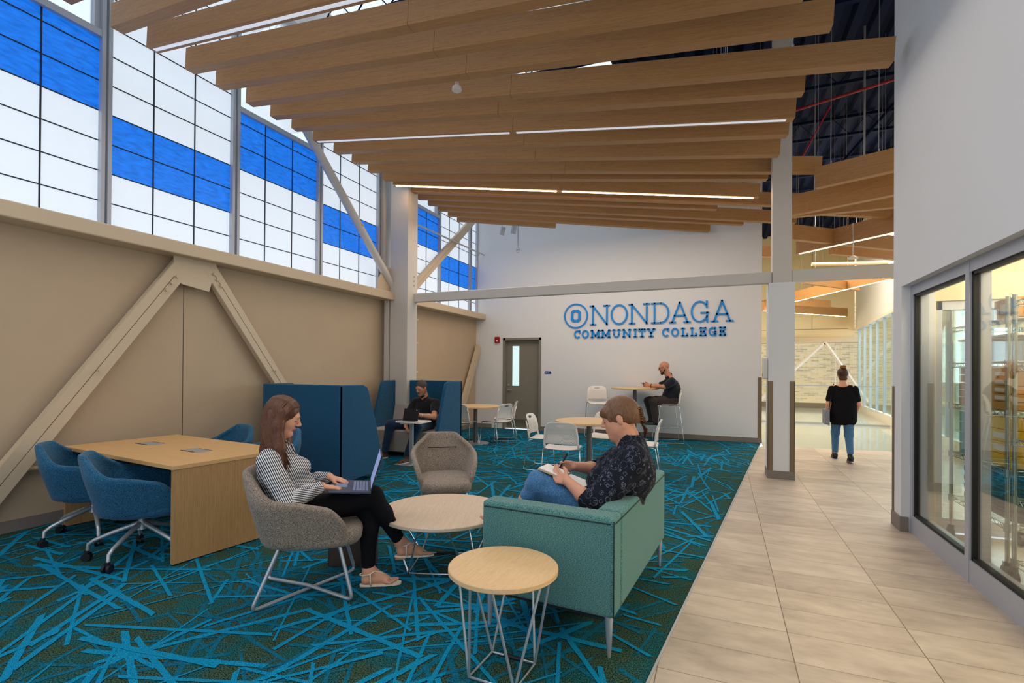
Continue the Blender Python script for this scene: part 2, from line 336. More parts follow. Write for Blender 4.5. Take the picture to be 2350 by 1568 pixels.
def window(n, y0, y1, kind, label):
    W = bpy.data.objects.new('window_%d' % n, None); COL.objects.link(W); W.location = (-5.62, y0, 2.765); struct(W, label)
    org = (-5.62, y0, 2.765); fr = MB(); pw = MB(); pb = MB(); mt = MB(); X = -5.62
    ztop = 4.625 if kind == 1 else 6.3; rows = [z for z in ROWS if z < ztop - .03] + [ztop]
    for z0, z1 in zip(rows, rows[1:]):
        blue = (z0 > 3.9) if kind == 1 else (3.3 < z0 < 3.9)
        (pb if blue else pw).quad((X, y0, z0), (X, y1, z0), (X, y1, z1), (X, y0, z1))
    npan = max(1, round((y1 - y0) / .4515))
    for z in rows[1:-1]: mt.box((X + .001, y0, z - .005), (X + .008, y1, z + .005))
    for i in range(1, npan):
        y = y1 - i * .4515 if n < 8 else y0 + i * .4515
        if y0 + .05 < y < y1 - .05: mt.box((X + .001, y - .006, 2.765), (X + .009, y + .006, ztop))
    fr.box((X - .06, y0 - .034, 2.765), (X + .055, y0, 6.3)); fr.box((X - .06, y1, 2.765), (X + .055, y1 + .034, 6.3))
    if kind == 1:
        fr.box((X - .05, y0, 4.625), (X + .05, y1, 4.69)); fr.box((X - .05, y0, 6.24), (X + .05, y1, 6.3))
        fr.box((X - .05, y0, 4.69), (X + .02, y0 + .03, 6.24)); fr.box((X - .05, y1 - .05, 4.69), (X + .02, y1, 6.24))
        g = MB(); g.box((X - .03, y0 + .03, 4.69), (X - .022, y1 - .05, 6.24)); g.build('glass_pane', M['glass_clear'], W, org=org)
    fr.build('window_frame', M['alu_frame'], W, org=org)
    if pw.f: pw.build('translucent_panel', M['panel_white'], W, org=org)
    if pb.f: pb.build('translucent_panel', M['panel_blue'], W, org=org, label='blue translucent panel')
    mt.build('muntin', M['muntin'], W, org=org)
window(1, .16, 1.53, 2, 'white translucent window with a blue band, nearest the camera')
window(2, 1.57, 2.93, 1, 'tall window with blue upper panels under clear glass, at the left edge of the photo')
window(3, 3.022, 4.345, 2, 'white translucent window with a low blue band, beside the left-edge window')
window(4, 4.445, 5.763, 1, 'window with blue upper panels under clear glass, halfway to the corner column')
window(5, 5.857, 7.18, 2, 'white translucent window with a low blue band, just before the corner column')
window(6, 7.88, 9.24, 1, 'window with blue upper panels under clear glass, just behind the corner column')
window(7, 9.303, 10.63, 2, 'white translucent window with a low blue band, behind the thin conduit')
window(8, 10.73, 11.02, 2, 'narrow white translucent strip against the lettered wall')

m = MB(); m.box((-5.85, -1.7, 3.3), (1.72, -1.5, 6.9)); struct(m.build('wall_front_blocker', M['wall_white']), 'added unseen white wall behind the camera, keeping light off the slat faces')  # added out of view so less light reaches the slat faces
# back wall with the door
wb = MB(); Y = 11.05
wb.box((-5.6, Y, 0), (-4.87, Y + .25, 2.175)); wb.box((-3.9, Y, 0), (.712, Y + .25, 2.175)); wb.box((-5.6, Y, 2.175), (.712, Y + .25, 6.9)); wb.box((-5.85, Y + .25, 0), (-1.2, Y + .3, 6.9))
struct(wb.build('wall_back', M['wall_white']), 'white wall carrying the blue lettering')
s_ = MB(); s_.box((-5.6, Y - .012, 0), (-5.16, Y, .1)); s_.box((-3.9, Y - .012, 0), (.72, Y, .1)); s_.box((.712, Y - .012, 0), (.722, Y + .25, .1)); struct(s_.build('baseboard_back', M['base_grey']), 'grey baseboard of the lettered wall')
s_ = MB(); s_.box((.65, Y - .006, .1), (.717, Y, 1.3)); s_.box((.712, Y - .006, .1), (.718, Y + .06, 1.3)); struct(s_.build('trim_3', M['bronze']), 'bronze corner guard at the end of the lettered wall')
D = bpy.data.objects.new('door_1', None); COL.objects.link(D); D.location = (-4.385, Y, 0); struct(D, 'grey door with a narrow glass lite beside the red alarm')
og = (-4.385, Y, 0); s_ = MB()
s_.box((-4.87, Y - .015, 0), (-4.815, Y + .14, 2.175)); s_.box((-3.955, Y - .015, 0), (-3.9, Y + .14, 2.175)); s_.box((-4.87, Y - .015, 2.115), (-3.9, Y + .14, 2.175)); s_.build('door_frame', M['door_grey'], D, org=og)
s_ = MB(); s_.box((-4.815, Y + .1, .22), (-4.67, Y + .14, 2.115)); s_.box((-4.49, Y + .1, .22), (-3.955, Y + .14, 2.115)); s_.box((-4.67, Y + .1, .22), (-4.49, Y + .14, 1.03)); s_.box((-4.67, Y + .1, 1.985), (-4.49, Y + .14, 2.115)); s_.box((-4.815, Y + .1, .01), (-3.955, Y + .14, .22)); s_.build('door_leaf', M['door_grey'], D, org=og)
s_ = MB(); s_.box((-4.8, Y + .095, .015), (-3.97, Y + .1, .23)); s_.build('kick_plate', M['kick'], D, org=og)
s_ = MB(); s_.box((-4.67, Y + .115, 1.03), (-4.49, Y + .12, 1.985)); s_.build('door_lite', emit('lite', (.55, .75, .78, 1), .85), D, org=og)  # pane given its own glow in place of light behind it
s_ = MB(); s_.cyl((-4.755, Y + .1, .93), (-4.755, Y + .05, .93), .018); s_.bar((-4.76, Y + .05, .93), (-4.65, Y + .05, .93), .012, .018); s_.cyl((-4.755, Y + .1, 1.05), (-4.755, Y + .08, 1.05), .026); s_.build('door_handle', M['silver'], D, smooth=40, org=og)
A = thing('fire_alarm', 'red fire alarm strobe on the wall above and left of the grey door', 'alarm', (-5.017, Y, 2.13))
s_ = MB(); s_.prism(rpoly(.12, .15, .02), 0, .045, lambda x, y, z: (x, -z, y)); s_.build('housing', M['red'], A, smooth=40)
s_ = MB(); s_.lathe([(.022, 0), (.02, .012), (.001, .016)], seg=16); o = s_.build('strobe_lens', M['white_plastic'], A, smooth=True); o.rotation_euler = (PI / 2, 0, 0); o.location = (0, -.045, -.03)
s_ = MB(); s_.box((-3.81, Y - .01, 1.325), (-3.65, Y, 1.385)); s_.mat(1).box((-3.79, Y - .0115, 1.345), (-3.745, Y - .01, 1.365)); s_.box((-3.735, Y - .0115, 1.35), (-3.70, Y - .01, 1.36))
tag(s_.build('room_sign', [M['room_sign'], M['silver']], org=(-3.73, Y, 1.325)), 'small blue room plaque on the wall right of the grey door', 'sign')

# lettering
GL = {'N': [('l', .1, 0, .1, 1), ('l', .1, 1, .9, 0), ('l', .9, 0, .9, 1), ('s', -.02, 0, .24, 0), ('s', -.04, 1, .12, 1), ('s', .74, 1, 1.02, 1)],
      'O': [('a', .5, .5, .5, .5, 0, 360)], 'D': [('l', .14, 0, .14, 1), ('s', -.02, 0, .5, 0), ('s', -.02, 1, .5, 1), ('a', .5, .5, .5, .5, -90, 90)],
      'A': [('l', .1, 0, .5, 1), ('l', .9, 0, .5, 1), ('l', .24, .34, .76, .34), ('s', -.03, 0, .26, 0), ('s', .74, 0, 1.03, 0)],
      'G': [('a', .5, .5, .5, .5, 38, 335), ('l', .96, .0, .96, .44), ('s', .6, .44, 1.02, .44), ('l', .93, .72, .93, 1)],
      'C': [('a', .52, .5, .5, .5, 42, 318), ('l', .93, .7, .93, 1)], 'M': [('l', .12, 0, .12, 1), ('l', .12, 1, .5, .2), ('l', .5, .2, .88, 1), ('l', .88, 0, .88, 1), ('s', 0, 0, .26, 0), ('s', .74, 0, 1, 0), ('s', 0, 1, .16, 1), ('s', .84, 1, 1, 1)],
      'U': [('l', .14, .4, .14, 1), ('l', .86, .4, .86, 1), ('a', .5, .38, .36, .38, 180, 360), ('s', 0, 1, .3, 1), ('s', .7, 1, 1, 1)],
      'I': [('l', .5, 0, .5, 1), ('s', .0, 0, 1, 0), ('s', .0, 1, 1, 1)], 'T': [('l', .5, 0, .5, 1), ('s', .25, 0, .75, 0), ('s', 0, 1, 1, 1), ('l', .03, .78, .03, 1), ('l', .97, .78, .97, 1)],
      'Y': [('l', .5, 0, .5, .45), ('l', .12, 1, .5, .45), ('l', .88, 1, .5, .45), ('s', .25, 0, .75, 0), ('s', -.02, 1, .3, 1), ('s', .7, 1, 1.02, 1)],
      'L': [('l', .2, 0, .2, 1), ('s', 0, 0, .95, 0), ('s', 0, 1, .42, 1), ('l', .94, 0, .94, .26)],
      'E': [('l', .16, 0, .16, 1), ('s', 0, 0, .95, 0), ('s', 0, 1, .93, 1), ('s', .16, .5, .66, .5), ('l', .94, 0, .94, .25), ('l', .92, .77, .92, 1), ('l', .66, .4, .66, .6)]}
S = thing('wall_lettering', 'blue raised slab-serif lettering with a ringed letter emblem on the white wall', 'sign', (-1.57, Y, 2.13))
so = (-1.57, Y, 2.13)
def stroke(m, pts, th, dep, y, closed=False):              # flat ribbon of constant width, extruded off the wall
    P = [Vector((p[0], p[1])) for p in pts]; n = len(P); Lf = []; Rt = []
    for i in range(n):
        a = P[i - 1] if (i or closed) else P[i]; c = P[(i + 1) % n] if (i < n - 1 or closed) else P[i]
        t_ = (c - a).normalized(); nn = Vector((-t_.y, t_.x)) * th / 2; Lf.append(P[i] + nn); Rt.append(P[i] - nn)
    k = n if closed else n - 1; vs = []
    for q in (Lf, Rt): vs += [(p.x, y, p.y) for p in q]
    for q in (Lf, Rt): vs += [(p.x, y - dep, p.y) for p in q]
    fs = []
    for i in range(k):
        j = (i + 1) % n
        fs += [(i, j, n + j, n + i), (2 * n + j, 2 * n + i, 3 * n + i, 3 * n + j), (j, i, 2 * n + i, 2 * n + j), (n + i, n + j, 3 * n + j, 3 * n + i)]
    if not closed: fs += [(0, n, 3 * n, 2 * n), (n - 1, 3 * n - 1, 4 * n - 1, 2 * n - 1)]
    m.add(vs, fs)
def letter(ch, x0, x1, z0, z1, th, dep=.025):
    m = MB(); W_, H_ = x1 - x0, z1 - z0; q = th / 2; fx = lambda u: x0 + q + u * (W_ - 2 * q); fz = lambda v: z0 + q + v * (H_ - 2 * q)
    for s in GL[ch]:
        if s[0] in 'ls':
            a = (fx(s[1]), fz(s[2])); c = (fx(s[3]), fz(s[4])); d = (Vector(c) - Vector(a)).normalized() * q
            stroke(m, [(a[0] - d.x, a[1] - d.y), (c[0] + d.x, c[1] + d.y)], th * (1 if s[0] == 'l' else .85), dep, Y - .004)
        else:
            _, cx, cz, rx, rz, a0, a1 = s; cl = a1 - a0 >= 360; nn = 36
            pts = [(fx(cx + rx * math.cos(R(a0 + (a1 - a0) * i / nn))), fz(cz + rz * math.sin(R(a0 + (a1 - a0) * i / nn)))) for i in range(nn if cl else nn + 1)]
            stroke(m, pts, th, dep, Y - .004, cl)
    return m.build('letter', M['sign_blue'], S, org=so)
for ch, x0, x1 in (('N', -2.732, -2.303), ('O', -2.278, -1.905), ('N', -1.876, -1.446), ('D', -1.407, -1.038), ('A', -1.038, -.622), ('G', -.613, -.263), ('A', -.22, .192)):
    letter(ch, x0, x1, 2.418, 2.868, .036)
for ch, x0, x1 in (('C', -3.107, -2.954), ('O', -2.926, -2.765), ('M', -2.729, -2.503), ('M', -2.493, -2.271), ('U', -2.241, -2.056), ('N', -2.018, -1.831), ('I', -1.788, -1.694), ('T', -1.675, -1.525), ('Y', -1.502, -1.317), ('C', -1.185, -1.036), ('O', -1.0, -.844), ('L', -.804, -.659), ('L', -.622, -.485), ('E', -.447, -.301), ('G', -.267, -.115), ('E', -.073, .068)):
    letter(ch, x0, x1, 2.135, 2.32, .032)
m = MB(); stroke(m, [(-3.066 + .262 * math.cos(R(i * 6)), 2.645 + .268 * math.sin(R(i * 6))) for i in range(60)], .03, .025, Y - .004, True); m.build('emblem_ring', M['sign_blue'], S, org=so)
m = MB(); hw, hh, c_ = .112, .14, .05
outer = [(hw, hh - c_), (hw - c_, hh), (.008, hh), (.008, hh - .055), (hw - .075, hh - .055), (hw - .055, hh - .085), (hw - .055, -hh + .085), (hw - .075, -hh + .055), (.008, -hh + .055), (.008, -hh), (hw - c_, -hh), (hw, -hh + c_)]
for sg in (1, -1):
    poly = [(-3.069 + sg * x, 2.645 + z) for x, z in outer]
    for i in range(len(poly) // 2 - 1):
        a, b_, c2, d2 = poly[i], poly[i + 1], None, None
    n_ = len(poly); yy = Y - .004
    # six convex pieces of the chamfered half ring
    P_ = poly; quads = [(0, 5, 4, 1), (1, 4, 3, 2), (0, 11, 6, 5), (11, 10, 7, 6), (10, 9, 8, 7)]
    for q_ in quads:
        pts = [P_[i] for i in q_]
        m.add([(x, yy, z) for x, z in pts] + [(x, yy - .025, z) for x, z in pts], [(0, 1, 2, 3), (7, 6, 5, 4), (0, 4, 5, 1), (1, 5, 6, 2), (2, 6, 7, 3), (3, 7, 4, 0)])
m.build('emblem_letter', M['sign_blue'], S, org=so)

# steel: columns, cross beam, braces
C1 = thing('steel_column', 'cream steel corner column in front of the tall windows', 'column', (-5.25, 7.5, 0), group=None)
m = MB(); m.box((-5.43, 7.35, 0), (-5.07, 7.37, 6.9)); m.box((-5.43, 7.63, 0), (-5.07, 7.65, 6.9)); m.box((-5.43, 7.37, 0), (-5.36, 7.63, 6.9)); m.box((-5.085, 7.37, 0), (-5.07, 7.63, 6.9)); m.build('shaft', M['steel_white'], C1, org=(-5.25, 7.5, 0))
m = MB(); m.box((-5.60, 7.28, 2.765), (-5.53, 7.34, 6.9)); m.box((-5.52, 7.3, 0), (-5.44, 7.34, 2.62)); m.build('cover_strip', M['steel_white'], C1, org=(-5.25, 7.5, 0))
m = MB()
for z in (2.9, 2.98, 3.06): m.cyl((-5.07, 7.55, z), (-5.058, 7.55, z), .013, seg=6)
m.build('bolt', M['steel_cream'], C1, org=(-5.25, 7.5, 0))
m = MB(); m.box((-5.08, 7.55, 2.605), (.61, 7.65, 2.762)); tag(m.build('cross_beam', M['steel_white'], bevel=.012, org=(-2.2, 7.6, 2.6)), 'long white steel tie beam spanning from the corner column to the lobby column', 'beam', 'steel beams')
m = MB(); m.box((.838, 7.55, 2.605), (2.6, 7.65, 2.77)); tag(m.build('cross_beam', M['steel_white'], bevel=.012, org=(1.7, 7.6, 2.6)), 'short white steel beam right of the lobby column', 'beam', 'steel beams')
C2 = thing('lobby_column', 'white clad column standing on the tile floor at the carpet corner', 'column', (.72, 7.67, 0)); og = (.72, 7.67, 0)
m = MB(); m.box((.565, 7.49, 0), (.872, 7.86, 2.6)); m.build('cladding', M['wall_white'], C2, org=og)
m = MB(); m.box((.612, 7.53, 2.6), (.838, 7.8, 6.9)); m.build('upper_shaft', M['steel_white'], C2, org=og)
m = MB(); m.box((.553, 7.478, 0), (.884, 7.872, .105)); m.build('plinth', M['base_grey'], C2, org=og, bevel=.004)
for x0, x1 in ((.562, .62), (.818, .876)):
    m = MB(); m.box((x0, 7.484, .105), (x1, 7.49, 1.29)); xs = .559 if x0 < .6 else .872; m.box((xs, 7.484, .105), (xs + .006, 7.545, 1.29)); m.build('corner_guard', M['bronze'], C2, org=og)
H = thing('sanitizer_dispenser', 'white wall dispenser on the left side of the lobby column', 'dispenser', (.56, 7.6, 1.3)); m = MB(); m.prism(rpoly(.11, .29, .02), 0, .06, lambda x, y, z: (-z, x, y + .16)); m.build('housing', M['white_plastic'], H, smooth=40)
m = MB(); m.box((-.062, -.02, .05), (-.06, .02, .09)); m.build('drip_window', M['black'], H)
def brace(p, q, lab, wd=.10, rnd=False, bolts=()):
    T = thing('steel_brace', lab, 'brace', p, group='diagonal steel braces'); p = Vector(p); q = Vector(q); d = (q - p).normalized()
    m = MB()
    if rnd: m.cyl((0, 0, 0), q - p, wd / 2, seg=16); m.build('strut', M['steel_white'], T, smooth=40)
    else:
        n_ = Vector((1, 0, 0)); s2 = d.cross(n_).normalized()
        for sg in (-1, 1):
            m = MB(); c = (q - p) / 2 + s2 * sg * (wd / 4 + .004)
            m.xbox(c, ((q - p).length / 2, wd / 4, .006), (d, s2, n_)); m.xbox(c + s2 * sg * (wd / 4) - n_ * .03, ((q - p).length / 2, .005, .03), (d, s2, n_)); m.build('angle_bar', M['steel_cream'], T)
    if bolts:
        for bt in bolts:
            m = MB(); c = (Vector(bt) - p); m.cyl(c, c + Vector((.022, 0, 0)), .016, seg=6); m.build('bolt', M['steel_cream'], T)
    return T
brace((-5.47, 2.0, .18), (-5.47, 3.70, 2.57), 'long cream steel brace rising from the floor at the left edge of the photo', .17, bolts=((-5.46, 3.60, 2.40), (-5.46, 3.545, 2.32), (-5.46, 3.49, 2.24), (-5.44, 2.87, 1.38)))
brace((-5.47, 5.25, .90), (-5.47, 3.98, 2.58), 'cream steel brace leaning down behind the blue booth', .15, bolts=((-5.46, 4.03, 2.50), (-5.46, 4.07, 2.44), (-5.46, 4.12, 2.38), (-5.44, 4.9, 1.38)))
brace((-5.42, 4.75, 5.35), (-5.42, 7.42, 2.86), 'grey-white round steel brace crossing in front of the near windows', .13, rnd=True, bolts=((-5.35, 5.3, 4.85), (-5.35, 6.5, 3.73)))
brace((-5.42, 7.85, 2.78), (-5.42, 10.75, 5.1), 'pale double-bar brace rising behind the corner column', .15)
brace((-5.47, 9.85, 0), (-5.47, 11.0, 1.98), 'short cream double-bar brace against the far end of the beige wall', .17)
m = MB(); P_ = [(3.575, 2.625), (3.575, 2.40), (3.66, 2.33), (3.98, 2.29), (4.07, 2.625)]; m.add([(-5.48, y, z) for y, z in P_] + [(-5.465, y, z) for y, z in P_], [(4, 3, 2, 1, 0), (5, 6, 7, 8, 9)] + [(i, (i + 1) % 5, 5 + (i + 1) % 5, 5 + i) for i in range(5)])
tag(m.build('gusset_plate', M['steel_cream'], org=(-5.47, 3.8, 2.3)), 'cream gusset plate under the beam joining the two near braces', 'plate')
m = MB(); P_ = [(7.35, 2.77), (7.35, 3.2), (7.2, 3.2), (7.0, 2.95), (7.0, 2.77)]; m.add([(-5.44, y, z) for y, z in P_] + [(-5.43, y, z) for y, z in P_], [(4, 3, 2, 1, 0), (5, 6, 7, 8, 9)] + [(i, (i + 1) % 5, 5 + (i + 1) % 5, 5 + i) for i in range(5)])
tag(m.build('gusset_plate', M['steel_cream'], org=(-5.43, 7.2, 2.77)), 'cream gusset plate on the beam at the corner column', 'plate')
def tubething(name, pts, r, mat, lab, cat, group=None, seg=10):
    m = MB(); m.tube(pts, r, seg); return tag(m.build(name, mat, smooth=50, org=pts[0]), lab, cat, group)
T = thing('conduit', 'thin pale conduit rising past the corner column and bending toward the lettered wall', 'conduit', (-5.2, 8.1, 0)); og = (-5.2, 8.1, 0)
m = MB(); m.tube([(-5.4, 8.1, .02), (-5.4, 8.1, 4.10), (-5.4, 8.13, 4.16), (-5.4, 8.2, 4.18), (-5.4, 11.04, 4.22)], .018, 10); m.build('pipe', M['steel_white'], T, smooth=50, org=og)
for z in (1.35, 1.9, 2.35, 3.75):
    m = MB(); m.box((-5.5, 8.04, z), (-5.37, 8.16, z + .025)); m.build('clip', M['steel_white'], T, org=og)
tubething('wall_pipe', [(-5.56, .5, .52), (-5.56, 3.4, .52)], .022, M['steel_cream'], 'thin pipe running low along the beige wall behind the desk', 'pipe')

# ceiling: roof deck, joists, slats
m = MB(); prof = []
for i in range(-6, 60):
    x = i * .3; prof += [(x, 0), (x + .12, 0), (x + .16, .09), (x + .26, .09)]
pr = [p for p in prof if -6.2 < p[0] < 9]
G = [[(p[0], y, 6.75 + p[1]) for y in (-1.5, 24.5)] for p in pr]
m.grid(G); struct(m.build('ceiling', M['navy']), 'dark navy corrugated roof deck')
for i, y in enumerate((1.2, 3.4, 5.6, 7.8, 10.0, 12.2, 14.4, 16.6)):
    T = thing('roof_joist', 'dark navy open-web roof joist hanging under the deck, number %s from the camera' % ('one two three four five six seven eight'.split()[i]), 'joist', (1, y, 6.3), group='roof joists')
    T['label'] = 'dark navy open-web roof joist under the corrugated deck'
    m = MB(); m.box((-6.5, -.04, .36), (6, .04, .42)); m.build('top_chord', M['navy'], T); m = MB(); m.box((-6.5, -.04, 0), (6, .04, .05)); m.build('bottom_chord', M['navy'], T)
    m = MB(); k = -6.4
    pts = []
    while k < 5.9: pts += [(k, 0, .03), (k + .3, 0, .38)]; k += .6
    m.tube(pts, .013, 6); m.build('web', M['navy'], T)
zs = lambda x: 4.54 - .06 * (x + 5.2)
SL = [(2.91, -3.85, 2.88), (3.22, -2.58, 3.28), (3.60, -1.36, 3.77), (3.94, .54, 4.30), (4.32, .79, 4.75), (4.66, 1.36, 5.43), (4.99, .72, 5.77), (5.36, .70, 6.31), (5.75, .68, 6.73), (6.13, .64, 7.31), (6.50, 1.21, 8.05), (6.88, .57, 8.18), (7.14, .50, 8.98), (7.50, 1.35, 9.66), (7.87, -.13, 9.51), (8.22, 1.2, 10.62), (8.59, .32, 10.57), (8.96, -.29, 10.99), (9.34, -3.29, 10.17)]
LIT = {1: 'led_off_glow', 7: 'led_off_glow', 12: 'led'}
OW = ['nearest the camera, cut by the top of the photo', 'second from the camera', 'third from the camera', 'fourth from the camera', 'fifth from the camera', 'longest of the near group, ending against the dark roof void', 'seventh from the camera', 'with an unlit light strip and ending left of the lobby column', 'just behind the slat with the unlit light strip', 'ending in front of the lobby column', 'passing just behind the lobby column', 'just in front of the glowing slat', 'carrying the long glowing warm light strip', 'just behind the glowing slat', 'second behind the glowing slat', 'third behind the glowing slat', 'fourth behind the glowing slat', 'fifth behind the glowing slat', 'shortest and farthest, nearest the lettered wall']
def slat(p, q, h, wd, lab, group, led=None, name='ceiling_slat', wires=(.12, .88), mat='oak_baffle', top=6.75):
    """wooden slat whose far bottom edge runs p -> q"""
    p = Vector(p); q = Vector(q); d = (q - p); L_ = d.length; d.normalize(); T = thing(name, lab, 'ceiling slat', p, group=group)
    x = Vector((d.x, d.y, 0)).normalized(); n_ = Vector((-x.y, x.x, 0)); u = d.cross(n_).normalized() * -1
    if u.z < 0: u = -u
    def piece(t0, t1):
        m = MB(); c = d * (t0 + t1) / 2 - n_ * wd / 2 + u * h / 2; m.xbox((0, 0, 0), ((t1 - t0) / 2, wd / 2, h / 2), ((1, 0, 0), (0, 1, 0), (0, 0, 1)))
        o = m.build('slat_board', M[mat], T); o.matrix_local = Matrix.Translation(c) @ Matrix((d, n_, u)).transposed().to_4x4()
    if L_ > 4.5: piece(0, L_ * .47); piece(L_ * .47 + .003, L_)
    else: piece(0, L_)
    if led:
        for t0, t1 in (((.04, L_ * .47 - .05), (L_ * .47 + .04, L_ - .08)) if L_ > 4.5 else ((.04, L_ - .05),)):
            m = MB(); c = d * (t0 + t1) / 2 - n_ * wd / 2 - u * .003; m.xbox(c, ((t1 - t0) / 2, .017, .004), (d, n_, u)); m.build('light_strip', M[led], T)
    for t_ in wires:
        a = d * L_ * t_ - n_ * wd / 2 + u * h; m = MB(); m.cyl(a, (a.x, a.y, top - p.z), .0025, seg=5); m.cyl(a, a + Vector((0, 0, .05)), .009, seg=6); m.build('hanger_wire', M['silver'], T)
    return T
for i, (yl, xr, yr) in enumerate(SL):
    if i == 0:   # first one reaches on toward the right out of the frame
        k = (yr - yl) / (xr + 5.2); xr, yr = .3, yl + k * 5.5
    if i in (1, 2): k = (yr - yl) / (xr + 5.2); xr, yr = .5, yl + k * 5.7
    if i == 18: pass
    slat((-5.2, yl, zs(-5.2)), (xr, yr, zs(xr)), .215, .112, 'long oak-coloured ceiling slat, ' + OW[i], 'fanned ceiling slats over the lounge', LIT.get(i))
slat((-5.2, 2.5, zs(-5.2)), (.2, 2.4, zs(.2)), .215, .112, 'long oak-coloured ceiling slat whose end shows against the clear glass at the top left', 'fanned ceiling slats over the lounge')
RS = [((1.18, 7.9, 3.9), (1.98, 7.56, 3.9), .28, None, 'upper oak slat right of the lobby column, cut by the right wall'),
      ((.93, 8.6, 3.75), (2.7, 7.8, 3.75), .30, None, 'oak slat rising right from the lobby column, below the upper one'),
      ((.95, 9.05, 3.85), (2.75, 9.05, 3.85), .24, None, 'level oak slat behind the rising pair'),
      ((1.2, 9.1, 3.9), (2.9, 10.1, 3.9), .22, None, 'oak slat falling toward the right wall, above the lit one'),
      ((1.35, 10.95, 3.66), (2.9, 9.5, 3.66), .30, 'led', 'short oak slat with a glowing strip right of the lobby column'),
      ((1.05, 9.9, 3.7), (3.1, 11.6, 3.7), .26, None, 'oak slat passing behind the short lit one'),
      ((1.9, 11.4, 3.7), (3.4, 12.6, 3.7), .22, None, 'far oak slat under the short lit one'),
      ((.55, 12.5, 4.0), (1.3, 12.9, 4.0), .24, None, 'short oak slat seen between the lettered wall and the lobby column'),
      ((1.271, 19.77, 3.6), (3.69, 14.16, 3.6), .30, 'led', 'far slat with a glowing strip rising toward the right wall below the short beam'),
      ((1.225, 19.05, 3.477), (4.2, 22.0, 3.477), .30, 'led', 'far slat with a glowing strip across the cream wall'),
      ((2.15, 18.92, 3.6), (3.3, 19.9, 3.6), .24, None, 'short unlit slat above the far glowing one'),
      ((1.81, 14.28, 3.6), (3.3, 16.0, 3.6), .2, None, 'dark-edged slat just under the short beam')]
for p, q, h, led, lab in RS: slat(p, q, h, .1, lab, 'loose ceiling slats over the concourse', led, wires=(.2, .8))
m = MB(); m.lathe([(.001, 0), (.05, 0), (.052, .012), (.045, .04), (.02, .06), (.02, .09)], seg=24)
T = thing('smoke_detector', 'round white smoke detector hanging between two ceiling slats', 'detector', (-2.58, 4.6, 4.335)); m.build('housing', M['white_plastic'], T, smooth=40)
m = MB(); m.cyl((0, 0, .09), (0, 0, .3), .008); m.build('stem', M['silver'], T)
T = thing('pendant_camera', 'small grey dome camera hanging on a thin rod before the lettered wall', 'camera', (-4.2, 10.3, 4.04))
m = MB(); m.lathe([(.001, -.04), (.03, -.02), (.035, .03), (.045, .04), (.03, .08), (.01, .09)], seg=20); m.build('dome', M['silver'], T, smooth=40); m = MB(); m.cyl((0, 0, .08), (0, 0, .75), .01); m.build('rod', M['silver'], T)
for px_, lab in ((-4.55, 'left'), (-4.28, 'right')):
    T = thing('spotlight', 'small white cylinder spotlight under the far slats, the %s of the pair' % lab, 'spotlight', (px_, 10.2, 4.42), group='spotlights under the far slats')
    m = MB(); m.cyl((0, 0, 0), (.06, -.05, .16), .055); m.build('can', M['silver'], T, smooth=40); m = MB(); m.cyl((0, 0, .1), (0, 0, .3), .01); m.build('stem', M['silver'], T)
# ducts and pipes above the slats
tubething('air_duct', [(-4.6, 6.8, 6.0), (.9, 6.2, 6.0)], .3, M['silver'], 'round metal air duct glimpsed between the ceiling slats', 'duct', seg=24)
m = MB(); m.box((.1, 8.4, 5.2), (.6, 11.0, 6.1)); m.mat(1).box((.35, 8.39, 5.19), (.36, 11.0, 6.11)); tag(m.build('wide_duct', [M['steel_cream'], M['black']], org=(.5, 8.4, 5.2)), 'cream rectangular duct above the ceiling slats at the lobby column', 'duct')
tubething('sprinkler_pipe', [(.3, 9.4, 5.6), (3.4, 8.6, 5.75)], .02, M['conduit_red'], 'red conduit crossing the dark roof void', 'conduit', 'red conduits in the roof void')
tubething('sprinkler_pipe', [(1.55, 9.2, 5.62), (1.05, 9.0, 4.62)], .014, M['conduit_red'], 'red conduit dropping to the round sensor in the roof void', 'conduit', 'red conduits in the roof void')
tubething('hanger_rod', [(2.0, 9.2, 6.76), (2.0, 9.2, 3.9)], .014, M['silver'], 'vertical grey hanger rod in the dark roof void', 'rod')
tubething('hanger_rod', [(1.25, 11.0, 4.4), (3.2, 10.2, 6.6)], .025, M['navy'], 'slanting navy roof rod in the dark roof void', 'rod')
T = thing('ceiling_sensor', 'cream round sensor hanging in the dark roof void', 'sensor', (1.05, 9.0, 4.55)); m = MB(); m.lathe([(.001, 0), (.06, .01), (.07, .03), (.03, .07)], seg=20); m.build('cap', M['cream'], T, smooth=40)
for i in range(16):
    x = 1.0 + rng.random() * 1.9; y = rng.uniform(8.8, 14)
    tubething('hanger_wire', [(x, y, 6.76), (x, y, 3.9)], .003, M['base_grey'], 'thin vertical hanger wire in the dark roof void', 'wire', 'hanger wires in the roof void', seg=4)
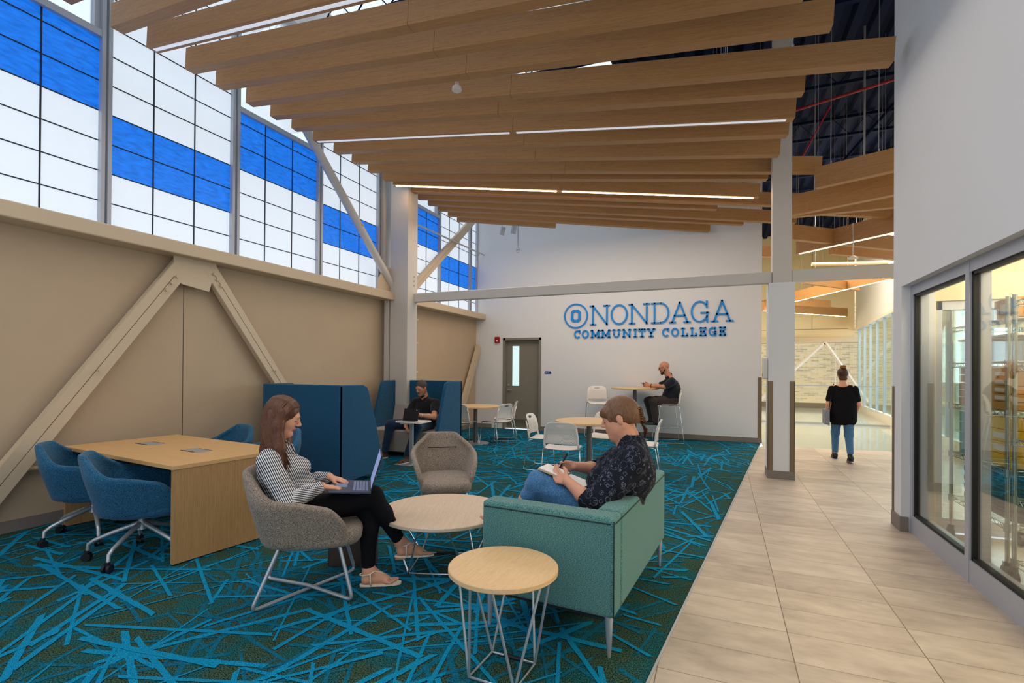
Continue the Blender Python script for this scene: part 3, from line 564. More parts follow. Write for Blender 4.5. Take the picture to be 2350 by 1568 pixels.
# ================================================================ right wall, shop front, storeroom
m = MB(); m.box((1.48, 5.5, 0), (1.72, 5.73, 6.9)); m.box((1.48, -1.5, 2.19), (1.72, 5.5, 6.9)); struct(m.build('wall_right', M['wall_white']), 'tall white wall above the storeroom glass')
m = MB(); m.box((1.468, 5.488, 0), (1.535, 5.742, .13)); struct(m.build('baseboard_right', M['base_grey'], bevel=.004), 'grey tile base of the white wall end')
m = MB(); m.box((1.474, 5.69, .13), (1.482, 5.738, 1.29)); m.box((1.474, 5.73, .13), (1.52, 5.738, 1.29)); struct(m.build('trim_4', M['bronze']), 'bronze corner guard on the white wall end')
F = bpy.data.objects.new('window_9', None); COL.objects.link(F); F.location = (1.56, 3.4, 0); struct(F, 'storeroom shop front of two tall panes in pale aluminium'); og = (1.56, 3.4, 0)
X0, X1 = 1.545, 1.66
m = MB(); m.box((X0, 1.0, 0), (X1, 5.5, .155)); m.box((X0, 1.0, 2.105), (X1, 5.5, 2.19)); m.box((X0, 5.44, .155), (X1, 5.5, 2.105)); m.box((X0 - .004, 4.335, 0), (X1, 4.395, 2.19)); m.box((X0, 1.0, .155), (X1, 1.06, 2.105)); m.box((X0, 2.6, .155), (X1, 2.66, 2.105))
m.build('frame', M['alu_frame'], F, org=og)
for y0, y1 in ((4.395, 5.44), (2.66, 4.335), (1.06, 2.6)):
    g = .022; m = MB(); m.box((X0 + .012, y0, .155), (X0 + .05, y0 + g, 2.105)); m.box((X0 + .012, y1 - g, .155), (X0 + .05, y1, 2.105)); m.box((X0 + .012, y0, .155), (X0 + .05, y1, .155 + g)); m.box((X0 + .012, y0, 2.105 - g), (X0 + .05, y1, 2.105)); m.build('gasket', M['gasket'], F, org=og)
    m = MB(); m.box((X0 + .026, y0 + .01, .165), (X0 + .032, y1 - .01, 2.095)); m.build('glass_pane', M['glass'], F, org=og)
m = MB(); m.box((1.66, 5.6, 0), (1.76, 5.72, 2.7)); m.box((2.5, 5.6, 0), (5.2, 5.72, 2.7)); m.box((1.76, 5.6, 2.06), (2.5, 5.72, 2.7)); m.box((1.72, 5.6, 2.7), (5.2, 5.73, 6.9)); m.box((5.2, 1, 0), (5.3, 5.73, 2.7)); m.box((1.66, .9, 0), (5.2, 1, 2.7))
struct(m.build('wall_storeroom', M['cream']), 'cream walls of the storeroom')
m = MB(); m.box((1.72, 1, 2.7), (5.2, 5.6, 2.75)); struct(m.build('ceiling_storeroom', M['cream']), 'cream ceiling of the storeroom')
m = MB(); m.box((2.5, 5.588, 0), (5.2, 5.6, .16)); struct(m.build('baseboard_storeroom', M['base_grey']), 'grey baseboard of the storeroom')
D = bpy.data.objects.new('door_2', None); COL.objects.link(D); D.location = (2.13, 5.66, 0); struct(D, 'glazed door at the far side of the storeroom')
m = MB(); m.box((1.76, 5.62, 0), (1.81, 5.7, 2.06)); m.box((2.45, 5.62, 0), (2.5, 5.7, 2.06)); m.box((1.76, 5.62, 1.98), (2.5, 5.7, 2.06)); m.box((1.81, 5.64, 0), (2.45, 5.68, .12)); m.box((2.1, 5.64, 0), (2.15, 5.68, 2)); m.build('door_frame', M['alu_frame'], D, org=(2.13, 5.66, 0))
m = MB(); m.box((1.81, 5.655, .12), (2.45, 5.661, 1.98)); m.build('glass_pane', M['glass_green'], D, org=(2.13, 5.66, 0))

M['wire'] = paint('wire', srgb(168, 176, 170), .3, metal=.8)
M['clear_bin'] = glassmat('clear_bin', (.80, .85, .90, 1), .10, .25)
M['blue_bin'] = glassmat('blue_bin', (.42, .62, .80, 1), .10, .25)
def shelf_unit(y0, y1, levels, lab):
    x0, x1 = 1.81, 2.27; T = thing('wire_shelving_unit', lab, 'shelf', ((x0 + x1) / 2, (y0 + y1) / 2, 0), group='wire shelving units in the storeroom'); og = ((x0 + x1) / 2, (y0 + y1) / 2, 0)
    for x in (x0, x1):
        for y in (y0, y1):
            m = MB(); m.cyl((x, y, .12), (x, y, 1.95), .0135, seg=10); pst = m.build('post', M['wire'], T, smooth=40, org=og)
            m = MB(); m.cyl((x - .02, y, .05), (x + .012, y, .05), .05, seg=18); m.box((x - .022, y - .012, .05), (x + .016, y + .012, .125)); m.build('caster', M['black'], T, smooth=40, org=og)
    for z in levels:
        m = MB()
        for dz in (0, -.032):
            m.tube([(x0, y0, z + dz), (x1, y0, z + dz), (x1, y1, z + dz), (x0, y1, z + dz)], .0035, 5, closed=True)
        for xa in (x0, x1):
            k = int((y1 - y0) / .05); m.tube([(xa, y0 + (y1 - y0) * i / k, z - (.032 if i % 2 else 0)) for i in range(k + 1)], .0025, 4)
        k = int((x1 - x0) / .05); m.tube([(x0 + (x1 - x0) * i / k, y0, z - (.032 if i % 2 else 0)) for i in range(k + 1)], .0025, 4)
        n_ = int((y1 - y0) / .03)
        for i in range(1, n_): y = y0 + (y1 - y0) * i / n_; m.bar((x0, y, z - .002), (x1, y, z - .002), .003, .003)
        for x in (x0, x1):
            for y in (y0, y1): m.cyl((x, y, z - .04), (x, y, z + .012), .02, seg=10)
        m.build('wire_shelf', M['wire'], T, org=og)
shelf_unit(4.50, 5.42, (1.80, 1.50, 1.153, .746, .37), 'wheeled wire shelving unit behind the far storeroom pane')
shelf_unit(3.22, 4.41, (1.905, 1.466, .973, .58, .165), 'wheeled wire shelving unit behind the near storeroom pane')
def box_thing(name, x0, y0, z0, dx, dy, dz, mat, lab, cat='box', group=None, stripe=None, lid=None):
    T = thing(name, lab, cat, (x0 + dx / 2, y0 + dy / 2, z0), group=group); m = MB(); m.box((-dx / 2, -dy / 2, .001), (dx / 2, dy / 2, dz)); m.build('body', M[mat] if isinstance(mat, str) else mat, T, bevel=.003)
    if stripe: m = MB(); m.box((-dx / 2 - .0012, -dy * .3, dz * .25), (-dx / 2, dy * .2, dz * .75)); m.box((-dx * .2, -dy / 2 - .0012, dz * .25), (dx * .3, -dy / 2, dz * .75)); m.build('label_sticker', stripe, T)
    if lid: m = MB(); m.box((-dx / 2 - .012, -dy / 2 - .012, dz), (dx / 2 + .012, dy / 2 + .012, dz + .018)); m.build('lid', lid, T, bevel=.004)
    return T
kraft = paint('kraft', srgb(196, 160, 122), .8); gold = paint('gold_card', srgb(202, 150, 60), .6); teal = paint('teal_card', srgb(96, 186, 196), .5); yell = paint('yellow_card', srgb(240, 196, 10), .5); cloth = fabric('navy_cloth', srgb(8, 46, 66), srgb(16, 76, 100), 40, .5); greyc = fabric('grey_cloth', srgb(84, 78, 82), srgb(112, 106, 108), 60, .4); wht = paint('white_label', srgb(236, 230, 220), .6)
ORD = ['bottom', 'second', 'third', 'fourth', 'fifth', 'top']
for i in range(5): box_thing('carton', 1.84, 5.02, 1.16 + i * .061, .34, .34, .058, kraft, 'flat tan carton on the far wire shelf, %s of its stack of five' % ORD[i if i < 4 else 5], group='tan cartons on the far wire shelf')
for i in range(4): box_thing('carton', 1.84, 5.0, .755 + i * .087, .30, .35, .084, teal, 'teal box on the far wire shelf, %s of its stack of four' % ORD[i if i < 3 else 5], group='teal boxes on the far wire shelf', stripe=gold if i % 2 == 0 else None)
for i in range(5): box_thing('carton', 1.84, 4.56, 1.16 + i * .057, .30, .28, .054, gold, 'golden-brown carton with white sticker, %s of its stack of five' % ORD[i if i < 4 else 5], group='golden cartons on the far wire shelf', stripe=wht if i in (1, 2, 3, 4) else None)
for i in range(4): box_thing('carton', 1.84, 4.54, .755 + i * .088, .34, .34, .085, yell, 'bright yellow box, %s of its stack of four' % ORD[i if i < 3 else 5], group='yellow boxes on the far wire shelf', stripe=wht if i in (1, 2) else None)
def folded(x0, y0, z0, mat, lab, group):
    m = MB(); m.prism(rpoly(.34, .36, .05), .002, .068); o = m.build('folded_shirt', mat, smooth=50, bevel=.02, segs=3); o.location = (x0 + .18, y0 + .18, z0); tag(o, lab, 'folded clothes', group)
for i in range(4): folded(1.85, 5.0, .375 + i * .072, cloth if i else greyc, 'folded dark cloth pile on the far wire shelf beside the glass door, %s of four' % ORD[i if i < 3 else 5], 'folded clothes on the far wire shelf')
for i in range(5): folded(1.85, 4.56, .375 + i * .068, cloth if i else greyc, 'folded dark cloth pile under the yellow boxes, %s of five' % ORD[i if i < 4 else 5], 'folded clothes under the yellow boxes')
box_thing('plastic_bin', 1.85, 4.95, 1.51, .36, .42, .17, 'clear_bin', 'clear plastic bin with pale lid on the far wire shelf beside the glass door', 'bin', 'plastic bins in the storeroom', lid=wht)
box_thing('plastic_bin', 1.85, 4.52, 1.51, .36, .34, .17, 'clear_bin', 'clear plastic bin with pale lid on the far wire shelf above the golden cartons', 'bin', 'plastic bins in the storeroom', lid=wht)
box_thing('carton', 1.86, 4.52, 1.81, .3, .3, .14, gold, 'single golden carton on the topmost far wire shelf', stripe=wht)
box_thing('plastic_bin', 1.86, 3.95, 1.475, .36, .38, .2, 'clear_bin', 'clear plastic bin with pale lid on the near wire shelf, high up', 'bin', 'plastic bins in the storeroom', lid=wht)
box_thing('plastic_bin', 1.86, 3.9, .98, .36, .42, .30, 'clear_bin', 'tall clear bin of grey goods on the near wire shelf at eye height', 'bin', 'plastic bins in the storeroom', lid=wht)
box_thing('plastic_bin', 1.86, 3.7, .587, .36, .62, .30, 'blue_bin', 'large translucent blue bin with white lid on the near wire shelf', 'bin', 'plastic bins in the storeroom', lid=wht)
m_ = paint('pale_blue', srgb(150, 190, 210), .5)
box_thing('crate', 1.86, 3.75, .17, .36, .5, .30, m_, 'pale blue slatted crate on the lowest near wire shelf', 'crate')
for i in range(3): folded(1.88, 3.95, .60 + i * .07, cloth, 'folded blue cloth inside the large translucent bin, %s of three' % ORD[i if i < 2 else 5], 'folded clothes in the blue bin')
box_thing('carton', 1.86, 3.5, .98, .3, .3, .1, kraft, 'tan carton beside the tall clear bin on the near wire shelf')

# ================================================================ concourse beyond
m = MB(); m.box((-1.3, 11.35, 0), (-1.2, 23, 6.8)); struct(m.build('wall_concourse_left', M['cream']), 'cream wall of the concourse behind the lettered wall')
m = MB(); m.box((-1.3, 22.5, 2.72), (4.6, 22.8, 6.9)); m.mat(1).box((-1.3, 22.49, 3.06), (4.4, 22.5, 3.075)); m.box((3.2, 22.49, 3.075), (3.212, 22.5, 6.5)); struct(m.build('wall_far', [M['cream'], M['base_grey']]), 'cream wall above the glazing at the end of the concourse')
m = MB(); m.box((-1.3, 22.35, 2.54), (4.7, 22.8, 2.74)); tag(m.build('far_beam', M['steel_cream'], org=(2, 22.5, 2.6)), 'cream steel beam over the far glazing of the concourse', 'beam')
m = MB(); m.box((-1.3, 22.55, 0), (4.8, 22.8, .2)); struct(m.build('baseboard_far', M['bronze']), 'bronze kerb under the far glazing')
g = bpy.data.objects.new('window_10', None); COL.objects.link(g); g.location = (2, 22.6, 1.4); struct(g, 'far glazing of the concourse with a brick wall behind it')
m = MB(); m.box((-1.3, 22.62, .2), (4.7, 22.63, 2.55)); m.build('glass_pane', M['glass_clear'], g, org=(2, 22.6, 1.4))
m = MB()
for x in (-.2, 1.2, 2.6, 4.0): m.box((x, 22.6, .2), (x + .03, 22.66, 2.55))
m.build('window_frame', M['white_plastic'], g, org=(2, 22.6, 1.4))
for q, lab in (((1.2, 22.4, .05), 'cream diagonal brace of the far glazing, falling to the left'), ((5.0, 22.4, .3), 'cream diagonal brace of the far glazing, falling to the right')):
    m = MB(); m.bar((3.62, 22.4, 2.56), q, .03, .13, up=(0, 1, 0)); m.bar((3.62, 22.4, 2.56), q, .12, .05, up=(0, 1, 0)); tag(m.build('far_brace', M['white_plastic'], org=(3.62, 22.4, 2.56)), lab, 'brace', 'diagonal braces of the far glazing')
bm, nt, bb = newmat('brick'); L = nt.links.new; br = nt.nodes.new('ShaderNodeTexBrick'); tc = nt.nodes.new('ShaderNodeTexCoord'); mp = nt.nodes.new('ShaderNodeMapping'); mp.inputs['Rotation'].default_value = (PI / 2, 0, 0)
L(tc.outputs['Object'], mp.inputs[0]); L(mp.outputs[0], br.inputs[0]); br.inputs['Scale'].default_value = 1; br.inputs['Brick Width'].default_value = .3; br.inputs['Row Height'].default_value = .075; br.inputs['Mortar Size'].default_value = .008
br.inputs['Color1'].default_value = srgb(240, 220, 176); br.inputs['Color2'].default_value = srgb(170, 148, 110); br.inputs['Mortar'].default_value = srgb(236, 228, 208); br.inputs['Bias'].default_value = -.35; L(br.outputs[0], bb.inputs['Base Color']); bb.inputs['Roughness'].default_value = .9
m = MB(); m.box((-6, 26.5, -1), (9, 26.8, 9)); struct(m.build('wall_brick', bm), 'pale brick building wall outside the far glazing')
m = MB(); m.box((-6, 22.8, -1.2), (16, 30, -.1)); struct(m.build('ground_outside', M['cream']), 'pale ground outside the far glazing')
area((1.5, 23.4, 8.5), (2.5, 26.5, 2), 9, 3, 900, (1, .95, .85))  # lamp added outdoors to brighten the brick wall, standing for daylight
def cwp(y): return 4.1 + (y - 15.87) * .0815
g = bpy.data.objects.new('window_11', None); COL.objects.link(g); g.location = (4.3, 18, 0); struct(g, 'tall curtain wall along the right side of the concourse'); og = (4.3, 18, 0)
m = MB(); m.prism([(cwp(10), 10), (cwp(10) + .1, 10), (cwp(22.5) + .1, 22.5), (cwp(22.5), 22.5)], 0, .25); m.build('sill', M['white_plastic'], g, org=og)
m = MB(); m.prism([(cwp(10) + .03, 10), (cwp(10) + .04, 10), (cwp(22.5) + .04, 22.5), (cwp(22.5) + .03, 22.5)], .25, 3.03); m.build('glass_pane', M['glass_green'], g, org=og)
m = MB(); y = 10.3
while y < 22.5: m.box((cwp(y), y, .25), (cwp(y) + .07, y + .035, 3.03)); y += 1.15
m.build('mullion', M['silver'], g, org=og)
m = MB(); m.prism([(cwp(10) - .04, 10), (cwp(10) + .15, 10), (cwp(22.5) + .15, 22.5), (cwp(22.5) - .04, 22.5)], 2.98, 3.06); m.build('head_rail', M['white_plastic'], g, org=og)
m = MB(); m.prism([(cwp(8), 8), (cwp(8) + .3, 8), (cwp(22.5) + .3, 22.5), (cwp(22.5), 22.5)], 3.06, 6.9); struct(m.build('wall_concourse_right', M['wall_white']), 'white wall above the concourse curtain wall')
m = MB(); m.bar((6.3, 19, 3.6), (5.9, 22.3, -.1), .2, .2); tag(m.build('outdoor_brace', M['bronze'], org=(6, 20, 0)), 'dark slanting steel brace seen through the concourse curtain wall', 'brace')
T = thing('glass_railing', 'frameless glass railing across the concourse behind the walking person', 'railing', (1.5, 15.75, 0))
m = MB(); m.box((-2.7, -.02, 1.03), (2.5, .02, 1.06)); m.build('hand_rail', M['silver'], T); m = MB(); m.box((-2.7, -.005, .03), (2.5, .005, 1.03)); m.build('glass_panel', M['glass_clear'], T); m = MB(); m.box((-2.7, -.03, 0), (2.5, .03, .05)); m.build('base_shoe', M['silver'], T)
tubething('sprinkler_pipe', [(2.2, 15.5, 4.3), (4.0, 16.0, 4.3)], .05, M['steel_cream'], 'thick cream pipe running right under the roof of the concourse', 'pipe')
T = thing('smoke_detector', 'white disc detector hanging under the glowing concourse slat', 'detector', (1.98, 9.8, 3.28)); m = MB(); m.lathe([(.001, 0), (.07, .01), (.07, .03), (.02, .06)], seg=20); m.build('housing', M['white_plastic'], T, smooth=40); m = MB(); m.cyl((0, 0, .05), (0, 0, .6), .008, seg=6); m.build('stem', M['silver'], T)
# ================================================================ furniture
M['grey_fab'] = fabric('grey_fabric', srgb(84, 74, 66), srgb(172, 156, 142), 190, .25, lo=.38, hi=.62)
M['blue_fab'] = fabric('blue_fabric', srgb(4, 38, 68), srgb(54, 122, 160), 180, .25, stretch=(1, 1, 1.6), lo=.38, hi=.64)
M['booth_fab'] = fabric('booth_fabric', srgb(0, 40, 76), srgb(36, 108, 146), 130, .25, stretch=(1, 1, 1.8), lo=.38, hi=.66)
M['sofa_fab'] = fabric('sofa_fabric', srgb(20, 66, 72), srgb(112, 164, 158), 170, .3, stretch=(1, 1, 2.2), lo=.38, hi=.64)
M['vinyl'] = paint('vinyl', srgb(170, 160, 152), .5)
M['lam_white'] = paint('lam_white', srgb(226, 222, 216), .4)
def perf_mat():
    m = bpy.data.materials.new('perforated_plastic'); m.use_nodes = True; nt = m.node_tree; b = nt.nodes['Principled BSDF']; N = nt.nodes.new; L = nt.links.new
    b.inputs['Base Color'].default_value = srgb(226, 220, 214); b.inputs['Roughness'].default_value = .45
    uv = N('ShaderNodeUVMap'); sp = N('ShaderNodeSeparateXYZ'); L(uv.outputs[0], sp.inputs[0])
    def mth(op, a, v=None, c=None):
        n = N('ShaderNodeMath'); n.operation = op
        for i, k in enumerate((a, v, c)):
            if k is None: continue
            if isinstance(k, (int, float)): n.inputs[i].default_value = k
            else: L(k, n.inputs[i])
        return n.outputs[0]
    x, z = sp.outputs[0], sp.outputs[1]          # metres across the back, metres up
    pz = .0155; row = mth('FLOOR', mth('DIVIDE', z, pz)); sh = mth('MULTIPLY', mth('MODULO', row, 2.0), .5)
    px_ = .0165; fx = mth('SUBTRACT', mth('FRACT', mth('ADD', mth('ADD', mth('DIVIDE', x, px_), sh), 50.0)), .5); fz = mth('SUBTRACT', mth('FRACT', mth('DIVIDE', z, pz)), .5)
    rr = mth('SQRT', mth('ADD', mth('MULTIPLY', fx, fx), mth('MULTIPLY', fz, fz))); dot = mth('LESS_THAN', rr, .24)
    inz = mth('MULTIPLY', mth('GREATER_THAN', z, .05), mth('LESS_THAN', z, .245)); inx = mth('LESS_THAN', mth('ABSOLUTE', x), .175); dot = mth('MULTIPLY', dot, mth('MULTIPLY', inz, inx))
    ex = mth('DIVIDE', x, .062); ez = mth('DIVIDE', mth('SUBTRACT', z, .285), .019); el = mth('LESS_THAN', mth('ADD', mth('MULTIPLY', ex, ex), mth('MULTIPLY', ez, ez)), 1.0)
    al = mth('SUBTRACT', 1.0, mth('MAXIMUM', dot, el)); L(al, b.inputs['Alpha']); return m
M['perf'] = perf_mat()
def smooth01(t): t = max(0., min(1., t)); return t * t * (3 - 2 * t)
def shell_mesh(style):
    """upholstered tub shell: wrap-around wall whose rim drops from the back to the arms; x forward, y left"""
    G = []; nu = 49; nv = 9
    for i in range(nu):
        u = -1 + 2 * i / (nu - 1); au = abs(u)
        if au < .20: h = .80
        elif au < .44: h = .80 - .15 * (.35 * smooth01((au - .20) / .24) + .65 * (au - .20) / .24)
        elif au < .78: h = .65 - .055 * (au - .44) / .34
        else: h = .595 - .135 * ((au - .78) / .22) ** 1.7
        zb = .345; row = []
        for j in range(nv):
            v = j / (nv - 1); z = zb + v * (h - zb); t = (z - .345) / .45
            a = .17 + .125 * t; b_ = .205 + .088 * min(1, t * 1.6)
            if z > .64: b_ -= .10 * smooth01((z - .64) / .15)
            if au < .5:
                an = au / .5 * PI / 2; ca, sa = math.cos(an), math.sin(an); x = -.06 - a * (ca ** .62 if ca > 1e-6 else 0); y = b_ * (sa ** .72 if sa > 0 else 0)
            else:
                k = (au - .5) / .5; x = -.06 + k * (.30 + .02 * t); y = b_ - .015 * k
            row.append((x, math.copysign(y, u) if u else 0, z))
        G.append(row)
    return G
def shell_chair(T, fab, seat_z=0):
    m = MB(); m.grid(shell_mesh('')); o = m.build('shell', M[fab], T, smooth=True, solid=.045, subsurf=1)
    m = MB(); pl = []
    for i in range(40):
        a = 2 * PI * i / 40; c, s_ = math.cos(a), math.sin(a); k = .55
        pl.append((.065 + (.275 if c > 0 else .265) * math.copysign(abs(c) ** k, c), .232 * math.copysign(abs(s_) ** k, s_)))
    rings = [(.80, .318), (.93, .33), (.985, .35), (1.0, .385), (.985, .425), (.93, .445), (.6, .452)]
    G = [[(.05 + (x - .05) * k, y * k, z + (.0 if x < .1 else -.02 * ((x - .1) / .24) ** 2 * (1 if z > .4 else 0))) for k, z in rings] for x, y in pl]
    m.grid(G, closed_u=True); n = len(rings)
    m.f.append(tuple(i * n + n - 1 for i in range(40))); m.m.append(0); m.f.append(tuple(i * n for i in reversed(range(40)))); m.m.append(0)
    m.build('seat', M[fab], T, smooth=50)
def lounge_chair(loc, rz, lab):
    T = thing('lounge_chair', lab, 'chair', loc, rz, group='grey lounge chairs'); shell_chair(T, 'grey_fab')
    m = MB(); m.tube([(-.262, -.14, .655), (-.272, 0, .652), (-.262, .14, .655)], .004, 6); m.build('back_seam', paint('seam', srgb(56, 48, 44), .9), T, smooth=True)
    for s in (-1, 1):
        def arc(p0, p1, p2, n=5):
            return [tuple((1 - t) ** 2 * a + 2 * (1 - t) * t * b + t * t * c for a, b, c in zip(p0, p1, p2)) for t in [i / n for i in range(n + 1)]]
        A0 = Vector((-.14, s * .17, .34)); F0 = Vector((-.275, s * .242, .012)); F1 = Vector((.285, -s * .242, .012)); A1 = Vector((.20, -s * .17, .34))
        F0.z += .0 if s < 0 else .022; F1.z += 0 if s < 0 else .022; F0.z = F1.z = .012
        mid = (F0 + F1) / 2; mid.z = .012 if s < 0 else .034
        pts = [A0] + [Vector(p) for p in arc(F0 + (A0 - F0) * .12, F0, F0 + (mid - F0) * .12)] + [mid] + [Vector(p) for p in arc(F1 + (mid - F1) * .12, F1, F1 + (A1 - F1) * .12)] + [A1]
        m = MB(); m.tube(pts, .011, 12); m.build('leg_frame', M['silver'], T, smooth=60)
    m = MB(); m.box((-.15, -.18, .325), (.21, .18, .34)); m.build('seat_plate', M['black'], T)
    return T
lounge_chair((-2.436, 2.455, 0), 38.6, 'grey upholstered lounge chair in which the woman with the laptop sits')
lounge_chair((-2.37, 4.05, 0), -55, 'empty grey lounge chair behind the large round coffee table')
def swivel_chair(loc, rz, star, lab):
    T = thing('swivel_chair', lab, 'chair', loc, rz, group='blue swivel chairs at the desk'); shell_chair(T, 'blue_fab')
    m = MB(); m.cyl((0, 0, .22), (0, 0, .34), .022, seg=14); m.cyl((0, 0, .20), (0, 0, .262), .036, .03, 14); m.box((-.09, -.09, .318), (.09, .09, .334)); m.build('gas_post', M['silver'], T, smooth=40)
    for k in range(5):
        a = R(star - rz + 72 * k); c, s_ = math.cos(a), math.sin(a)
        m = MB(); m.tube([(c * .02, s_ * .02, .245), (c * .19, s_ * .19, .185), (c * .29, s_ * .29, .145), (c * .325, s_ * .325, .12), (c * .33, s_ * .33, .065)], [.019, .016, .014, .0135, .012], 10)
        g = m.build('leg', M['silver'], T, smooth=60)
        m = MB(); t_ = (-s_, c); p = (c * .335, s_ * .335)
        for sg in (-1, 1): m.cyl((p[0] + t_[0] * sg * .008, p[1] + t_[1] * sg * .008, .03), (p[0] + t_[0] * sg * .026, p[1] + t_[1] * sg * .026, .03), .029, seg=16)
        m.cyl((p[0], p[1], .035), (p[0], p[1], .075), .017, seg=10); m.build('caster', M['black'], g, smooth=40)
    return T
swivel_chair((-4.03, 2.416, 0), 52, 223, 'blue swivel armchair half under the front of the desk, nearest the camera')
swivel_chair((-4.862, 2.54, 0), 48, 193, 'blue swivel armchair beside the left end of the desk')
swivel_chair((-4.18, 3.60, 0), 255, 20, 'blue swivel armchair on the far side of the desk, only partly visible')
swivel_chair((-4.87, 3.62, 0), 262, 40, 'blue swivel armchair whose rounded back shows over the rear edge of the desk')

DX = thing('desk', 'large oak-veneer shared desk with panel ends against the beige wall', 'desk', (-4.42, 2.92, 0), -6.3)
m = MB(); m.box((-.885, -.47, .685), (.885, .47, .715)); m.build('desktop', M['oak_desk'], DX, bevel=.002)
for x in (-.88, .85):
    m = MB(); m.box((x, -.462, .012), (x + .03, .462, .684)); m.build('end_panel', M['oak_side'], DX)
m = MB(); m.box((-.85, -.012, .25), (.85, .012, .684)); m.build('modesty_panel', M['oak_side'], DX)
for x in (-.42, .33):
    m = MB(); m.box((x - .13, -.06, .715), (x + .13, .06, .7175)); g = m.build('power_grommet', M['alu'], DX, bevel=.001)
    for s in (-1, 1):
        m = MB(); m.box((x - .11 + s * .02, s * .062 - .004, .7172), (x + .09 + s * .02, s * .062 + .004, .7185)); m.build('cable_slot', M['black'], g)

def round_top(T, r, z, th, mat):
    m = MB(); m.lathe([(r - .004, z - th), (r, z - th + .004), (r, z - .004), (r - .004, z)], seg=64); return m.build('tabletop', mat, T, smooth=30)
def wire_table(loc, r, z, hw, rz, lab, mat, sleeve=True):
    T = thing('side_table' if r < .4 else 'coffee_table', lab, 'table', loc, rz); round_top(T, r, z, .026, mat)
    C = [(hw, hw), (-hw, hw), (-hw, -hw), (hw, -hw)]
    m = MB(); m.tube([(x, y, .008) for x, y in C], .0065, 8, closed=True); b_ = m.build('base_ring', M['chrome' if r > .4 else 'silver'], T, smooth=50)
    if sleeve:
        m = MB(); m.cyl((-hw * .42, hw, .008), (hw * .42, hw, .008), .0105, seg=10); m.build('sleeve', M['black'], b_, smooth=50)
    for k, (x, y) in enumerate(C):
        a0 = math.atan2(y, x)
        for s in (-1, 1):
            a = a0 + s * R(31); rt = r * .86
            m = MB(); m.cyl((x, y, .008), (rt * math.cos(a), rt * math.sin(a), z - .024), .0065, seg=8); m.build('strut', M['chrome' if r > .4 else 'silver'], T, smooth=50)
    return T
wire_table((-.945, 2.165, 0), .258, .50, .115, -3, 'small round side table with oak top and wire legs in front of the sofa', M['oak_top'])
wire_table((-1.87, 3.18, 0), .455, .40, .20, 20, 'large round coffee table with pale oak top between the two seated women', wood('oak_pale', srgb(196, 170, 142), srgb(222, 200, 176), (30, 2.0, 30), 2.2, .42))

# sofa
SF = thing('sofa', 'teal woven two-seat sofa seen from its back corner', 'sofa', (-.482, 2.452, 0), -4.2)
m = MB(); m.box((-.135, .14, .20), (0, 1.36, .695)); m.build('backrest', M['sofa_fab'], SF, smooth=40, bevel=.02, segs=3)
for y0, y1 in ((0, .14), (1.22, 1.36)):
    m = MB(); m.box((-.745, y0, .20), (-.0 if y0 == 0 else -.136, y1, .695)); m.build('armrest', M['sofa_fab'], SF, smooth=40, bevel=.02, segs=3)
m = MB(); m.box((-.74, .14, .20), (-.13, 1.22, .30)); m.build('seat_base', M['sofa_fab'], SF)
for y0 in (.145, .683):
    m = MB(); m.box((-.76, y0, .30), (-.14, y0 + .533, .44)); m.build('seat_cushion', M['sofa_fab'], SF, smooth=40, bevel=.03, segs=3)
pipe = paint('piping', srgb(24, 52, 52), .9); m = MB(); e = .0035
m.tube([(-.73, -.0005, .665), (-.02, -.0005, .665), (.0005, .02, .665), (.0005, 1.34, .665)], e, 5); m.tube([(-.001, -.001, .21), (-.001, -.001, .68)], e, 5); m.build('piping', pipe, SF, smooth=True)
for x, y in ((-.03, .03), (-.71, .03), (-.03, 1.33), (-.71, 1.33)):
    m = MB(); m.cyl((x, y, .0), (x * .98 - .003, y, .205), .009, .022, 14); m.build('leg', M['silver'], SF, smooth=40)
m = MB(); m.box((-.72, .02, .185), (-.02, 1.34, .20)); m.build('underside', M['black'], SF)

# high-back booths
def booth(loc, rz, wd, lab):
    T = thing('privacy_booth', lab, 'booth', loc, rz, group='high-backed blue booths'); h = wd / 2; t_ = .055
    m = MB(); m.box((-h, 0, .055), (h, t_, 1.22)); m.build('back_panel', M['booth_fab'], T, smooth=40, bevel=.012, segs=2)
    for s in (-1, 1):
        pr = [(0, .055), (.86, .085), (.80, .35), (.535, 1.12), (.50, 1.185), (.43, 1.215), (.0, 1.22)]
        m = MB(); x0 = s * h - (t_ if s > 0 else 0); m.prism([(y, z) for y, z in pr], x0, x0 + t_, lambda y, z, x: (x, y + .001, z)); m.build('side_panel', M['booth_fab'], T, smooth=40, bevel=.012, segs=2)
    m = MB(); m.prism([(.10, .08), (.78, .08), (.86, .44), (.10, .46)], -h + t_ + .002, h - t_ - .002, lambda y, z, x: (x, y, z)); m.build('bench_seat', M['vinyl'], T, smooth=40, bevel=.02, segs=3)
    m = MB(); m.prism([(.06, .46), (.26, .46), (.17, .80), (.06, .80)], -h + t_ + .002, h - t_ - .002, lambda y, z, x: (x, y, z)); m.build('bench_back', M['vinyl'], T, smooth=40, bevel=.02, segs=3)
    for x in (-h + .06, h - .06):
        for y in (.06, .75): m = MB(); m.cyl((x, y, 0), (x, y, .085), .018, seg=12); m.build('glide', M['silver'], T, smooth=40)
    return T
booth((-4.735, 4.625, 0), 0, 1.23, 'blue high-backed booth turned away, right behind the woman with the laptop')
booth((-4.71, 7.50, 0), 180, 1.30, 'blue high-backed booth facing the camera in which the man with the tablet sits')
T = thing('laptop_table', 'small white pull-up table with grey post in front of the man in the booth', 'table', (-4.24, 6.28, 0), 0)
m = MB(); m.prism(rpoly(.44, .32, .03), .628, .648); o = m.build('tabletop', M['lam_white'], T, smooth=40); o.location = (.02, .02, 0)
